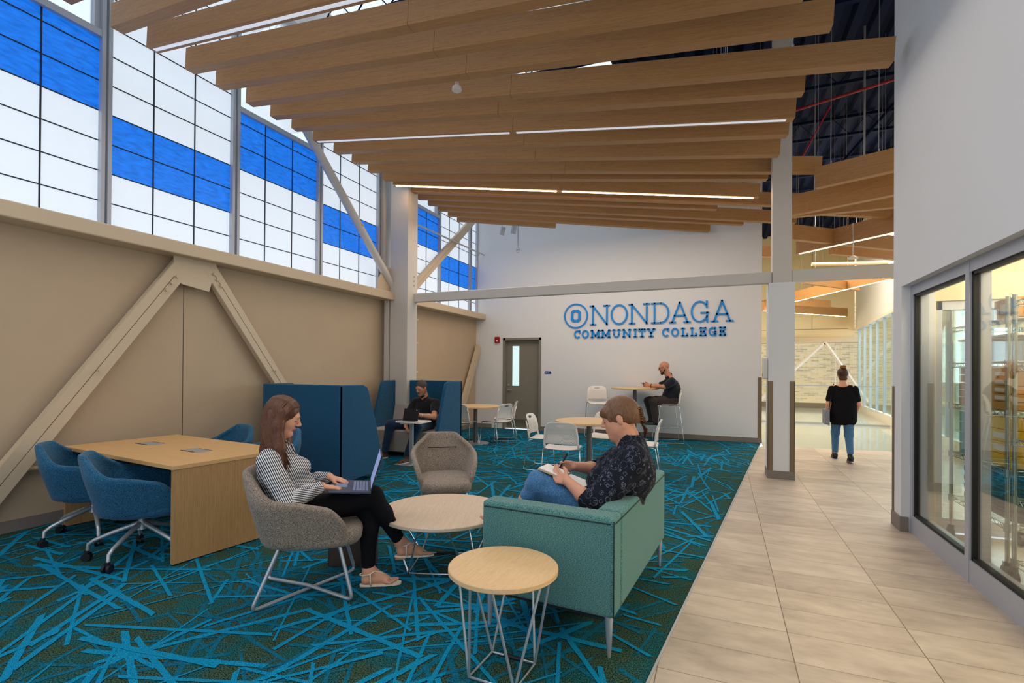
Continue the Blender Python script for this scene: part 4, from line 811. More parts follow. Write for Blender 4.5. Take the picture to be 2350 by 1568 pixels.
m = MB(); m.box((-.03, -.018, .01), (.03, .018, .628)); m.build('post', M['alu'], T, bevel=.004); m = MB(); m.box((-.22, -.13, 0), (.06, .10, .012)); m.build('base_plate', M['alu'], T, bevel=.003)
m = MB(); m.box((-.10, -.145, .612), (.09, -.12, .63)); m.build('handle', M['alu'], T)

# white chairs and stools
def white_chair_parts(T, sz, stool):
    W = .225; D_ = .22; rod = 'chrome'
    # seat pan with front roll
    G = []
    for i in range(9):
        x = -.21 + .43 * i / 8; row = []
        for j in range(9):
            y = -1 + 2 * j / 8; edge = abs(y) ** 4; z = sz - .012 * (1 - y * y) - (.022 * ((x - .12) / .10) ** 2 if x > .12 else 0) + (.004 * edge)
            row.append((x, y * W * (1 if i not in (0, 8) else .93), z))
        G.append(row)
    m = MB(); m.grid(G); m.build('seat', M['white_plastic'], T, smooth=True, solid=.014, subsurf=1)
    G = []; uvs = []; nu = 15; nv = 12
    for i in range(nu):
        u = -1 + 2 * i / (nu - 1); row = []
        for j in range(nv):
            v = j / (nv - 1); k = 1.0 - (.0 if v < .7 else .11 * ((v - .7) / .3) ** 2.2); zt = .335 - .03 * abs(u) ** 5
            z = .055 + v * (zt - .055); x = -.205 - .055 * v - .02 * math.sin(v * PI) * -1 + .035 * u * u - .0
            row.append((x, u * .205 * k, sz + z)); uvs.append((u * .205 * k, z))
        G.append(row)
    m = MB(); m.grid(G); o = m.build('backrest', M['perf'], T, smooth=True, solid=.010, subsurf=1)
    uv = o.data.uv_layers.new(name='UVMap')
    for li, lp in enumerate(o.data.loops): uv.data[li].uv = uvs[lp.vertex_index]
    m = MB()
    for s in (-1, 1): m.tube([(-.165, s * .212, sz - .005), (-.18, s * .210, sz + .06), (-.20, s * .203, sz + .17), (-.225, s * .195, sz + .25)], [.016, .014, .012, .008], 8)
    m.build('back_support', M['white_plastic'], T, smooth=True)
    for s in (-1, 1):
        y = s * .228; yb = s * (.255 if stool else .25); xb = .27 if stool else .22; xr = -.27 if stool else -.245
        m = MB(); m.tube([(.12, y * .9, sz - .02), (.17, y, sz - .022), (.185, y, sz - .035), (xb, yb, .02), (xb - .015, yb, .007), (xr + .015, yb, .007), (xr, yb, .02), (-.175, y, sz - .035), (-.16, y, sz - .022), (-.12, y * .9, sz - .02)], .0065, 8); m.build('leg_frame', M[rod], T, smooth=60)
    m = MB(); m.cyl((.14, -.22, sz - .022), (.14, .22, sz - .022), .006, seg=8); m.cyl((-.15, -.22, sz - .022), (-.15, .22, sz - .022), .006, seg=8)
    m.build('cross_bar', M[rod], T, smooth=50)
    if stool:
        f = .30; xa = .17 + (.27 - .185) * (1 - f / sz); xc = -.175 - (.095) * (1 - f / sz); m = MB(); m.tube([(xa, -.25, f), (xa, .25, f), (xc, .25, f), (xc, -.25, f)], .006, 8, closed=True); m.build('foot_ring', M[rod], T, smooth=50)
def white_chair(loc, rz, lab, sz=.445, stool=False):
    T = thing('bar_stool' if stool else 'stacking_chair', lab, 'stool' if stool else 'chair', loc, rz, group='white bar stools' if stool else 'white stacking chairs'); white_chair_parts(T, sz, stool); return T
pc = white_chair((-1.86, 6.14, 0), 98, 'white perforated chair with its back to the camera at the middle round table')
def wc(x, y, rz, lab): return copy_tree(pc, label=lab, loc=(x, y, 0), rz=rz)
wc(-2.36, 6.88, 2, 'white perforated chair at the left side of the middle round table, seen from its front')
wc(-1.62, 7.52, -88, 'white chair on the far side of the middle round table, partly hidden')
wc(-.98, 6.82, 185, 'white perforated chair right of the middle round table, behind the woman\'s hair bun')
wc(-4.47, 8.27, 95, 'white perforated chair cut off by the blue booth at the far left table')
wc(-3.95, 8.70, 162, 'white perforated chair right of the far left table, in front of its twin')
wc(-4.05, 9.30, 205, 'white perforated chair behind its twin, closest to the grey door')
ps = white_chair((-1.0, 10.45, 0), 195, 'white high stool on which the man with the beard sits', .745, True)
copy_tree(ps, label='empty white high stool left of the tall round table', loc=(-2.42, 10.5, 0), rz=-70)
def pedestal(loc, z, r, lab, mat):
    T = thing('round_table' if z < .9 else 'bar_table', lab, 'table', loc); round_top(T, r, z, .03, mat)
    m = MB(); m.cyl((0, 0, .01), (0, 0, z - .03), .037, seg=20); m.build('pedestal', paint('pedestal_grey', srgb(112, 110, 106), .4, metal=.3) if 'pedestal_grey' not in bpy.data.materials else bpy.data.materials['pedestal_grey'], T, smooth=40)
    m = MB(); m.lathe([(.27, 0), (.272, .006), (.26, .012), (.05, .02), (.04, .022)], seg=48); m.build('base', M['silver'], T, smooth=30)
pedestal((-4.37, 8.62, 0), .72, .47, 'round oak table far left, beyond the booths', M['oak_top2'])
pedestal((-1.70, 6.84, 0), .72, .47, 'round oak table in the middle, left of the notebook woman\'s head', M['oak_top2'])
pedestal((-1.66, 10.5, 0), 1.065, .475, 'tall round oak bar table by the lettered wall', M['oak_top2'])
# tote bag
T = thing('tote_bag', 'dark brown leather tote bag on the carpet behind the occupied grey chair', 'bag', (-2.47, 2.93, 0), 26)
m = MB(); b0 = rpoly(.34, .13, .04); G = []
rings = [(1, 1, 0), (1.02, 1.02, .01), (1.0, .9, .12), (1.06, .55, .28), (1.07, .5, .285), (1.04, .42, .27)]
m.grid([[(x * kx, y * ky, z + .002) for kx, ky, z in rings] for x, y in b0], closed_u=True); m.f.append(tuple(i * 6 for i in reversed(range(len(b0))))); m.m.append(0)
m.build('body', paint('leather_brown', srgb(66, 50, 42), .55), T, smooth=50)
for s in (-1, 1): m = MB(); m.tube([(-.09, s * .03, .26), (-.07, s * .035, .36), (0, s * .03, .40), (.07, s * .035, .36), (.09, s * .03, .26)], .007, 8); m.build('handle', paint('leather_dark', srgb(40, 30, 26), .5), T, smooth=True)
# ================================================================ people (bodies grown as one smooth surface from a distance field)
class SDF:
    def __init__(s, lo, hi, h):
        s.lo = np.array(lo, float); s.h = h; s.n = (np.ceil((np.array(hi) - s.lo) / h).astype(int) + 1); s.F = np.full(s.n, 1., np.float32)
    def blk(s, lo, hi):
        a = np.clip(np.floor((np.array(lo) - s.lo) / s.h).astype(int), 0, s.n); b = np.clip(np.ceil((np.array(hi) - s.lo) / s.h).astype(int) + 1, 0, s.n)
        if np.any(b <= a): return None
        ax = [(s.lo[i] + np.arange(a[i], b[i]) * s.h).astype(np.float32) for i in range(3)]
        return (slice(a[0], b[0]), slice(a[1], b[1]), slice(a[2], b[2])), ax[0][:, None, None], ax[1][None, :, None], ax[2][None, None, :]
    def put(s, sl, d, k, op):
        f = s.F[sl]
        if op == 'sub':
            d = -d
            if k > 0: h_ = np.clip(.5 - .5 * (d - f) / k, 0, 1) if False else np.clip(.5 + .5 * (d - f) / k, 0, 1); s.F[sl] = f * (1 - h_) + d * h_ + k * h_ * (1 - h_)
            else: s.F[sl] = np.maximum(f, d)
        else:
            if k > 0: h_ = np.clip(.5 + .5 * (f - d) / k, 0, 1); s.F[sl] = f * (1 - h_) + d * h_ - k * h_ * (1 - h_)
            else: s.F[sl] = np.minimum(f, d)
    def cap(s, a, b, ra, rb=None, k=.012, op='add', fl=None):
        rb = ra if rb is None else rb; a = np.array(a, float); b = np.array(b, float); m = max(ra, rb) + k + 2 * s.h
        q = s.blk(np.minimum(a, b) - m, np.maximum(a, b) + m)
        if q is None: return s
        sl, X, Y_, Z = q; d = b - a; L2 = max(1e-9, float(d @ d))
        t = np.clip(((X - a[0]) * d[0] + (Y_ - a[1]) * d[1] + (Z - a[2]) * d[2]) / L2, 0, 1)
        D_ = np.sqrt((X - a[0] - t * d[0]) ** 2 + (Y_ - a[1] - t * d[1]) ** 2 + (Z - a[2] - t * d[2]) ** 2) - (ra + (rb - ra) * t)
        s.put(sl, D_.astype(np.float32), k, op); return s
    def ell(s, c, r, ax=None, k=.012, op='add'):
        c = np.array(c, float); r = np.array(r, float); A_ = np.eye(3) if ax is None else np.array([np.array(v, float) / np.linalg.norm(v) for v in ax]); m = r.max() + k + 2 * s.h
        q = s.blk(c - m, c + m)
        if q is None: return s
        sl, X, Y_, Z = q; dx, dy, dz = X - c[0], Y_ - c[1], Z - c[2]
        p = [(dx * A_[i][0] + dy * A_[i][1] + dz * A_[i][2]) / r[i] for i in range(3)]; k0 = np.sqrt(p[0] ** 2 + p[1] ** 2 + p[2] ** 2); k1 = np.sqrt((p[0] / r[0]) ** 2 + (p[1] / r[1]) ** 2 + (p[2] / r[2]) ** 2) + 1e-9
        s.put(sl, (k0 * (k0 - 1) / k1).astype(np.float32), k, op); return s
    def chain(s, pts, k=.015, op='add'):
        for (a, ra), (b, rb) in zip(pts, pts[1:]): s.cap(a, b, ra, rb, k, op)
        return s
    def half(s, p, n, k=0):                       # keep the side the normal points away from
        n = np.array(n, float); n /= np.linalg.norm(n); ax = [(s.lo[i] + np.arange(s.n[i]) * s.h).astype(np.float32) for i in range(3)]
        D_ = (ax[0][:, None, None] - p[0]) * n[0] + (ax[1][None, :, None] - p[1]) * n[1] + (ax[2][None, None, :] - p[2]) * n[2]; s.F = np.maximum(s.F, D_.astype(np.float32)); return s
    def wrinkle(s, amp, fr, seed=0):
        r_ = np.random.RandomState(seed); ax = [(s.lo[i] + np.arange(s.n[i]) * s.h).astype(np.float32) for i in range(3)]; W_ = 0
        for q in range(4):
            v = r_.normal(size=3) * fr; W_ = W_ + np.sin(ax[0] * v[0] + r_.rand() * 6)[:, None, None] * np.sin(ax[1] * v[1] + r_.rand() * 6)[None, :, None] * np.sin(ax[2] * v[2] + r_.rand() * 6)[None, None, :]
        s.F = s.F + (amp * W_).astype(np.float32); return s
    def mesh(s):
        F = s.F; ins = F < 0; n = F.shape; c = ins[:-1, :-1, :-1].astype(np.int8); cnt = sum(ins[i:n[0] - 1 + i, j:n[1] - 1 + j, k:n[2] - 1 + k].astype(np.int8) for i in (0, 1) for j in (0, 1) for k in (0, 1))
        act = (cnt > 0) & (cnt < 8); idx = np.argwhere(act); vid = np.full(act.shape, -1, np.int64); vid[act] = np.arange(len(idx))
        acc = np.zeros((len(idx), 3)); num = np.zeros(len(idx)); cs = [(i, j, k) for i in (0, 1) for j in (0, 1) for k in (0, 1)]
        val = {q: F[idx[:, 0] + q[0], idx[:, 1] + q[1], idx[:, 2] + q[2]].astype(float) for q in cs}
        for a in cs:
            for ax in range(3):
                if a[ax] == 0:
                    b = list(a); b[ax] = 1; b = tuple(b); va, vb = val[a], val[b]; cr = (va < 0) != (vb < 0); t = np.where(cr, va / np.where(cr, va - vb, 1), 0)
                    p = np.repeat(np.array([a], float), len(idx), 0); p[:, ax] += t; acc[cr] += p[cr]; num[cr] += 1
        V = s.lo + (idx + acc / num[:, None]) * s.h; faces = []
        for ax in range(3):
            o1, o2 = [(1, 2), (2, 0), (0, 1)][ax]
            sh = [slice(None)] * 3; sh[ax] = slice(0, n[ax] - 1); sh2 = list(sh); sh2[ax] = slice(1, n[ax]); A_, B_ = ins[tuple(sh)], ins[tuple(sh2)]
            E = np.argwhere(A_ != B_); E = E[(E[:, o1] > 0) & (E[:, o2] > 0) & (E[:, o1] < n[o1] - 1) & (E[:, o2] < n[o2] - 1)]
            fl = A_[E[:, 0], E[:, 1], E[:, 2]]
            def g(d1, d2):
                q = E.copy(); q[:, o1] -= d1; q[:, o2] -= d2; return vid[q[:, 0], q[:, 1], q[:, 2]]
            Q = np.stack([g(1, 1), g(0, 1), g(0, 0), g(1, 0)], 1); Q[~fl] = Q[~fl][:, ::-1]; faces.append(Q)
        return V, np.concatenate(faces)
def sdf_obj(name, S, mats, parent, pick=None, label=None):
    V, Q = S.mesh(); Q = Q[(Q >= 0).all(1)]; me = bpy.data.meshes.new(name)
    me.vertices.add(len(V)); me.vertices.foreach_set('co', V.astype(np.float32).ravel()); me.loops.add(len(Q) * 4); me.loops.foreach_set('vertex_index', Q.astype(np.int32).ravel())
    me.polygons.add(len(Q)); me.polygons.foreach_set('loop_start', np.arange(0, len(Q) * 4, 4, dtype=np.int32)); me.polygons.foreach_set('loop_total', np.full(len(Q), 4, np.int32))
    me.polygons.foreach_set('use_smooth', np.ones(len(Q), bool)); mats = mats if isinstance(mats, (list, tuple)) else [mats]
    for m in mats: me.materials.append(m)
    if pick is not None: C = V[Q].mean(1); me.polygons.foreach_set('material_index', pick(C).astype(np.int32))
    me.update(calc_edges=True); me.validate(); o = bpy.data.objects.new(name, me); COL.objects.link(o); o.parent = parent
    if label: o['label'] = label
    return o
def nrm(v): v = np.array(v, float); return v / np.linalg.norm(v)
def hframe(fwd, up=(0, 0, 1)):
    f = nrm(fwd); l = nrm(np.cross(up, f)); u = np.cross(f, l); return np.array([f, l, u])
def head(S, c, fr, k=1.0, male=False, lids=True):
    c = np.array(c, float); P = lambda a, b, z: c + (fr[0] * a + fr[1] * b + fr[2] * z) * k; E_ = lambda p, r, kk=.012, op='add': S.ell(P(*p), np.array(r) * k, fr, kk, op)
    E_((-.014, 0, .030), (.094, .075, .086), .02); E_((.026, 0, -.018), (.064, .059, .084), .03)
    jw = .026 if male else .022
    for s in (-1, 1):
        S.cap(P(-.012, s * .046, -.042), P(.06, s * .010, -.094), jw * k, .018 * k, .03 * k); E_((.05, s * .033, -.022), (.028, .024, .03), .02)
        E_((-.008, s * .077, -.002), (.019, .008, .031), .006)
    E_((.068, 0, -.092), (.018, .02, .016), .015)
    S.cap(P(.080, -.03, .024), P(.080, .03, .024), .013 * k, None, .02 * k)
    for s in (-1, 1): E_((.104, s * .032, .005), (.020, .018, .014), .012, 'sub')
    for s in (-1, 1): E_((.0725, s * .031, .004), (.0155, .0175, .0145), .006)
    S.cap(P(.086, 0, .016), P(.110, 0, -.020), .0075 * k, .0105 * k, .010 * k)
    for s in (-1, 1): E_((.099, s * .0115, -.026), (.011, .008, .007), .004)
    S.cap(P(.086, -.016, -.0515), P(.086, .016, -.0515), .0052 * k, None, .006 * k); E_((.0905, 0, -.0505), (.006, .011, .0045), .006); S.cap(P(.085, -.012, -.061), P(.085, .012, -.061), .0058 * k, None, .006 * k)
    return P
def hand(S, w_, d, n_, side, curl=(.25, .35, .3), k=1.0, thumb=.6, spread=.0, R_=1.0):
    """wrist point, hand direction, palm normal, side vector toward the thumb; curl radians per joint toward the palm"""
    w_ = np.array(w_, float); d = nrm(d); n_ = nrm(n_); sd = nrm(np.array(side) - d * (np.array(side) @ d)); kk = k; tips = []
    for i in range(4):
        a = (1.5 - i) * .0175 * kk; kn = w_ + d * (.083 - .004 * abs(i - 1)) * kk + sd * a * 1.12; S.cap(w_ + sd * a * .6, kn, .0125 * kk * R_, .0105 * kk * R_, .008)
        Ln = (.9, 1.0, .93, .74)[i]; p = kn; dd = d + sd * (1.5 - i) * (.06 + spread); dd = nrm(dd); r = (.0088, .009, .0086, .0078)[i] * kk * R_
        cc = curl[i] if hasattr(curl[0], '__len__') else curl
        for j, l in enumerate((.043, .027, .021)):
            an = cc[j]; dd = nrm(dd * math.cos(an) + n_ * math.sin(an)); q = p + dd * l * Ln * kk; S.cap(p, q, r, r * .9, .003); p = q; r *= .9
        tips.append(p)
    b = w_ + d * .022 * kk + sd * .026 * kk; t1 = b + nrm(d * .75 + sd * thumb + n_ * .35) * .045 * kk; t2 = t1 + nrm(d * .9 + sd * thumb * .3 + n_ * .25) * .032 * kk
    S.cap(w_ + sd * .01, b, .015 * kk, .0145 * kk, .01); S.cap(b, t1, .0135 * kk * R_, .0105 * kk * R_, .006); S.cap(t1, t2, .0102 * kk * R_, .0085 * kk * R_, .003); tips.append(t2); return tips
skin1 = paint('skin_fair', srgb(222, 160, 128), .5, var=.05, scale=14); skin2 = paint('skin_rosy', srgb(210, 150, 122), .5, var=.06, scale=14); skin3 = paint('skin_tan', srgb(190, 132, 102), .5, var=.06, scale=14)
lip = paint('lip', srgb(176, 96, 88), .45); lip2 = paint('lip_deep', srgb(150, 84, 74), .5); eyed = paint('lash', srgb(40, 26, 20), .7)
for s_ in (skin1, skin2, skin3):
    b_ = s_.node_tree.nodes['Principled BSDF']; b_.inputs['Subsurface Weight'].default_value = .0
def hairmat(name, a, b, st=(6, 6, 40)):
    m = wood(name, a, b, (9, 9, 1.4), 9, .42, fine=.6); return m
hair1 = hairmat('hair_brown', srgb(44, 24, 16), srgb(118, 70, 44)); hair2 = hairmat('hair_chestnut', srgb(70, 46, 32), srgb(138, 98, 70)); hair3 = paint('hair_grey', srgb(70, 62, 58), .8, var=.3, scale=60); hair4 = hairmat('hair_dark', srgb(38, 24, 18), srgb(96, 62, 40))
def lips_pick(P, extra=None):
    cu, cl = P(.094, 0, -.0505), P(.092, 0, -.0625)
    def f(C):
        fr_u = (np.abs((C - cu) @ FR[0]) < .016) & (np.abs((C - cu) @ FR[1]) < .020) & (((C - cu) @ FR[2]) < .0045) & (((C - cl) @ FR[2]) > -.006); return fr_u.astype(int)
    return f
def face_bits(T, P, fr, col, brow=True, look=0):
    for s in (-1, 1):
        g = thing0('eye', T); m = MB(); m.tube([P(.083, s * .017, .0005), P(.0888, s * .026, -.0035), P(.0875, s * .036, -.0035), P(.080, s * .046, .001)], .0019, 6); m.build('eyelashes', eyed, T)
        if brow: m = MB(); m.tube([P(.094, s * .014, .0225), P(.0935, s * .028, .0275), P(.084, s * .043, .0235)], [.002, .0028, .0012], 6); m.build('eyebrow', col, T)
def thing0(n, T): return None

# ---- woman with the laptop
A1 = 38.6
W1 = thing('person', 'seated woman with long brown hair, striped blouse, black leggings, working on a laptop', 'person', (-2.436, 2.455, 0), A1)
FR = hframe((.95, 0, -.31)); hc = (-.150, -.0, 1.110)
S = SDF((-.36, -.31, -.01), (.86, .30, 1.27), .0042)
P1 = head(S, hc, FR, 1.0)
S.cap((-.178, 0, 1.05), (-.205, 0, .90), .046, .055, .03)
S.ell((-.175, 0, .78), (.095, .145, .13), k=.05); S.ell((-.13, 0, .58), (.10, .14, .14), k=.06); S.cap((-.20, -.13, .87), (-.20, .13, .87), .045, None, .04)
sh = {-1: (-.205, -.165, .858), 1: (-.20, .165, .862)}; el = {-1: (-.085, -.235, .632), 1: (-.04, .215, .65)}; wr = {-1: (.095, -.140, .690), 1: (.125, .095, .697)}
for s in (-1, 1):
    S.chain([(sh[s], .048), (el[s], .038), (wr[s], .026)], .02)
    hip = (-.10, s * .09, .515); kn = ((.395, -.005, .575) if s < 0 else (.375, .055, .50)); an = ((.575, .055, .255) if s < 0 else (.375, -.02, .10))
    S.chain([(hip, .085), (kn, .058), (an, .034)], .03)
# laptop hands resting on the keyboard
rt = hand(S, wr[-1], (.95, .32, -.22), (.1, 0, -1), (-.2, 1, 0), ((.12, .5, .45), (.1, .45, .45), (.1, .45, .4), (.15, .5, .4)), .93)
lt = hand(S, wr[1], (.95, -.30, -.25), (.1, 0, -1), (-.2, -1, 0), ((.12, .5, .45), (.1, .45, .45), (.1, .45, .4), (.15, .5, .4)), .93)
def foot(S, an, heel, toe, up, k=1.0, toes=True):
    an, heel, toe, up = map(lambda v: np.array(v, float), (an, heel, toe, up)); d = nrm(toe - heel); l = nrm(np.cross(up, d)); L_ = np.linalg.norm(toe - heel); u = np.cross(d, l)
    S.cap(an, heel + d * .03 + u * .035, .033 * k, .03 * k, .02); S.cap(heel + d * .028 + u * .027, heel + d * L_ * .62 + u * .022, .027 * k, .022 * k, .02); S.cap(an + d * .01, heel + d * L_ * .68 + u * .028, .03 * k, .017 * k, .03)
    S.cap(heel + d * L_ * .62 + l * .022 + u * .018, heel + d * L_ * .66 - l * .026 + u * .017, .018 * k, .016 * k, .015)
    for i in range(5):
        b = heel + d * L_ * (.70 - .012 * i) + l * (.027 - .0145 * i) * TS[0] + u * .014; e = b + d * L_ * (.245 - .03 * i) + l * (.0 - .002 * i) * TS[0] - u * .003; r = (.0115, .0085, .008, .0078, .0074)[i]
        S.cap(b, e, r, r * .9, .003)
    return d, l, u, L_
TS = [-1]
fR = foot(S, (.575, .055, .255), (.560, .06, .150), (.800, .075, .135), (-.02, 0, 1)); TS = [1]
fL = foot(S, (.375, -.02, .10), (.335, -.025, .014), (.572, -.05, .014), (0, 0, 1))
o = sdf_obj('body', S, [skin1, lip], W1, lips_pick(P1)); face_bits(W1, P1, FR, hair1)
# blouse
S = SDF((-.36, -.31, .42), (.24, .30, 1.0), .0046)
S.ell((-.170, 0, .775), (.125, .165, .145), k=.05); S.ell((-.12, 0, .60), (.135, .165, .15), k=.07); S.ell((-.03, 0, .655), (.085, .13, .075), k=.06); S.cap((-.205, -.135, .878), (-.205, .135, .878), .052, None, .05)
S.cap((-.19, 0, .90), (-.195, 0, .955), .068, .058, .02); S.ell((-.06, 0, .79), (.075, .12, .06), k=.05)
for s in (-1, 1): S.chain([(sh[s], .064), (tuple((np.array(sh[s]) + np.array(el[s])) / 2), .060), (el[s], .058)], .03); S.chain([(el[s], .058), (tuple(np.array(el[s]) * .45 + np.array(wr[s]) * .55), .045), (tuple(np.array(el[s]) * .06 + np.array(wr[s]) * .94), .036)], .02)
S.wrinkle(.0028, 34, 3); S.wrinkle(.0012, 80, 5)
S.cap((-.16, 0, .93), (-.15, 0, 1.03), .05, .06, .004, 'sub'); S.ell((-.09, 0, .92), (.06, .045, .07), k=.01, op='sub')
for s in (-1, 1):
    d = nrm(np.array(wr[s]) - np.array(el[s])); p = np.array(wr[s]) - d * .005; S.ell(tuple(p + d * .05), (.052, .06, .06), hframe(d), k=.002, op='sub')
def stripes(name, qx, qy, qz, per, c1, c2, w_=.5, axis2=None):
    m, nt, b = newmat(name); N = nt.nodes.new; L = nt.links.new; tc = N('ShaderNodeTexCoord'); n = N('ShaderNodeTexNoise'); n.inputs['Scale'].default_value = 7; L(tc.outputs['Object'], n.inputs['Vector'])
    va = N('ShaderNodeVectorMath'); va.operation = 'MULTIPLY_ADD'; va.inputs[1].default_value = (.012, .012, .012); L(n.outputs['Color'], va.inputs[0]); L(tc.outputs['Object'], va.inputs[2])
    dt = N('ShaderNodeVectorMath'); dt.operation = 'DOT_PRODUCT'; dt.inputs[1].default_value = (qx / per, qy / per, qz / per); L(va.outputs[0], dt.inputs[0])
    fr_ = N('ShaderNodeMath'); fr_.operation = 'FRACT'; L(dt.outputs['Value'], fr_.inputs[0]); gt = N('ShaderNodeMath'); gt.operation = 'GREATER_THAN'; gt.inputs[1].default_value = w_; L(fr_.outputs[0], gt.inputs[0])
    mx = N('ShaderNodeMix'); mx.data_type = 'RGBA'; mx.inputs[6].default_value = c1; mx.inputs[7].default_value = c2; L(gt.outputs[0], mx.inputs[0]); L(mx.outputs[2], b.inputs['Base Color']); b.inputs['Roughness'].default_value = .85; b.inputs['Specular IOR Level'].default_value = .2; return m
st1 = stripes('stripe_upper', .9, .25, .42, .0105, srgb(214, 212, 216), srgb(30, 28, 34), .55); st2 = stripes('stripe_fore', -.1, .25, 1, .0105, srgb(214, 212, 216), srgb(30, 28, 34), .55)
def pk(C): return ((C[:, 0] > -.055) & (C[:, 2] < .70) & (np.abs(C[:, 1]) > .09) | ((C[:, 0] > .03) & (C[:, 2] < .70))).astype(int)
sdf_obj('blouse', S, [st1, st2], W1, pk)
m = MB()
for s in (-1, 1): m.add([(-.235, s * .03, .985), (-.245, s * .075, .955), (-.13, s * .085, .90), (-.085, s * .05, .885), (-.10, s * .035, .93), (-.17, s * .052, .975)], [(0, 1, 2, 3, 4, 5) if s > 0 else (5, 4, 3, 2, 1, 0)])
m.build('collar', st1, W1, solid=.005)
# leggings
S = SDF((-.30, -.22, .06), (.68, .22, .72), .0046)
S.ell((-.13, 0, .53), (.125, .165, .105), k=.04)
for s in (-1, 1):
    hip = (-.10, s * .09, .515); kn = ((.40, -.005, .577) if s < 0 else (.375, .055, .505)); an = ((.575, .055, .255) if s < 0 else (.375, -.02, .10)); mid = tuple(np.array(kn) * .62 + np.array(an) * .38)
    S.chain([(hip, .092), (kn, .064), (mid, .058), (an, .040)], .03)
d = nrm(np.array((.575, .055, .255)) - np.array((.395, -.005, .597))); 
S.ell(tuple(np.array((.575, .055, .255)) + d * .045), (.062, .07, .07), hframe(d), k=.001, op='sub'); S.ell((.375, -.02, .065), (.07, .07, .065), k=.001, op='sub')
sdf_obj('leggings', S, M['black_soft'], W1)
# hair: cap and long strands
S = SDF((-.34, -.16, .72), (.02, .16, 1.27), .0046); HP = lambda a, b, z: np.array(hc) + FR[0] * a + FR[1] * b + FR[2] * z
S.ell(HP(-.018, 0, .036), (.105, .090, .094), FR, .01); S.chain([(HP(-.05, -.06, .0), .045), ((-.215, -.075, .98), .036), ((-.20, -.115, .88), .026)], .03); S.chain([(HP(-.05, .06, .0), .045), ((-.215, .075, .98), .036), ((-.20, .11, .90), .026)], .03); S.cap(HP(-.06, 0, 0), (-.262, 0, .90), .05, .025, .03)
S.chain([(HP(.0, -.080, .03), .020), (HP(.004, -.092, -.05), .028), ((-.150, -.115, .93), .032), ((-.125, -.135, .80), .020)], .03); S.chain([(HP(.0, .080, .03), .020), (HP(.004, .092, -.05), .028), ((-.150, .115, .93), .032), ((-.12, .13, .82), .020)], .03)
S.ell(HP(.095, 0, -.035), (.075, .062, .098), FR, .012, 'sub')
sdf_obj('hair', S, hair1, W1)
m = MB(); r_ = random.Random(3)
for i in range(150):
    s = -1 if i % 5 else 1; t = r_.random(); a = .072 - .165 * t; top = HP(a, s * .012, .036 + .096 * math.sqrt(max(.05, 1 - ((a + .018) / .108) ** 2))); side = HP(.012 - .115 * t + (.01 if t < .3 else 0), s * (.094 - .03 * max(0, t - .55) * 2), .03); e1 = HP(.012 - .11 * t, s * .098, -.055)
    end = np.array((-.095 - .12 * t + r_.uniform(-.02, .02), s * r_.uniform(.115, .155), r_.uniform(.775, .86) + .05 * t)); mid = np.array((-.13 - .095 * t, s * r_.uniform(.118, .138), .935))
    q = [top, (top + side) / 2 + FR[1] * s * .022 + FR[2] * .022, side, e1, mid, end]; m.tube(q, [.004, .006, .0065, .006, .006, .0015], 5)
m.build('hair_strands', hair1, W1, smooth=True)
# sandals
white_leather = paint('white_leather', srgb(236, 222, 204), .5); sole = paint('tan_sole', srgb(176, 136, 100), .6)
for nm, (d, l, u, L_), heel in (('R', fR, (.560, .06, .150)), ('L', fL, (.335, -.025, .014))):
    heel = np.array(heel); m = MB(); pts = []
    for i in range(28):
        a = 2 * PI * i / 28; c_, s_ = math.cos(a), math.sin(a); w0 = .033 + .010 * c_; pts.append((L_ * .5 + (L_ * .5 + .014) * math.copysign(abs(c_) ** .8, c_), w0 * math.copysign(abs(s_) ** .8, s_)))
    m.prism(pts, -.010, .002, lambda x, y, z: tuple(heel + d * x + l * y + u * z)); g = m.build('sandal', white_leather, W1, smooth=40)
    m = MB(); m.prism([(-.01, -.026), (.055, -.028), (.055, .028), (-.01, .026)], -.020 if heel[2] > .05 else -.012, -.010, lambda x, y, z: tuple(heel + d * x + l * y + u * z)); m.build('heel_block', sole, g)
    m = MB(); q = lambda x, y, z: tuple(heel + d * x + l * y + u * z); tp = q(L_ * .84, .006 * (1 if nm == 'L' else -1), .012)
    for s in (-1, 1): m.tube([q(-.016, 0, .062), q(.01, s * .030, .066), q(.055, s * .036, .075), q(.082, s * .022, .088), q(.12, s * .006, .072), q(L_ * .72, 0, .036), tp], .004, 6); m.tube([q(.055, s * .036, .075), q(.06, s * .036, .0)], .0045, 6)
    m.build('strap', white_leather, g, smooth=True)
m = MB(); rp = np.array(wr[-1]) + nrm((.95, .32, -.22)) * .10 + np.array((0, .004, .0)); m.lathe([(.0095, -.002), (.0105, 0), (.0095, .002)], c=tuple(rp)); m.build('ring', M['chrome'], W1)
# laptop on her lap
LT = thing('laptop', 'slim open laptop on the lap of the woman in the striped blouse', 'laptop', (-2.436, 2.455, .008), A1)
def lp(x, y, z): return (x, y, z)
m = MB(); m.xbox((.262, -.02, .645), (.125, .17, .006), ((1, 0, -.08), (0, 1, 0), (.08, 0, 1))); bs = m.build('base', paint('laptop_grey', srgb(62, 70, 92), .4, metal=.3), LT, bevel=.002)
m = MB(); kb = paint('key_grey', srgb(120, 132, 160), .5)
for i in range(5):
    for j in range(13): m.xbox((.285 + i * .019, -.145 + j * .0208, .6515 - (.285 + i * .019 - .262) * .08), (.0075, .0088, .0012), ((1, 0, -.08), (0, 1, 0), (.08, 0, 1)))
m.build('keyboard', kb, bs); m = MB(); m.xbox((.205, -.02, .6565), (.035, .055, .0006), ((1, 0, -.08), (0, 1, 0), (.08, 0, 1))); m.build('trackpad', kb, bs)
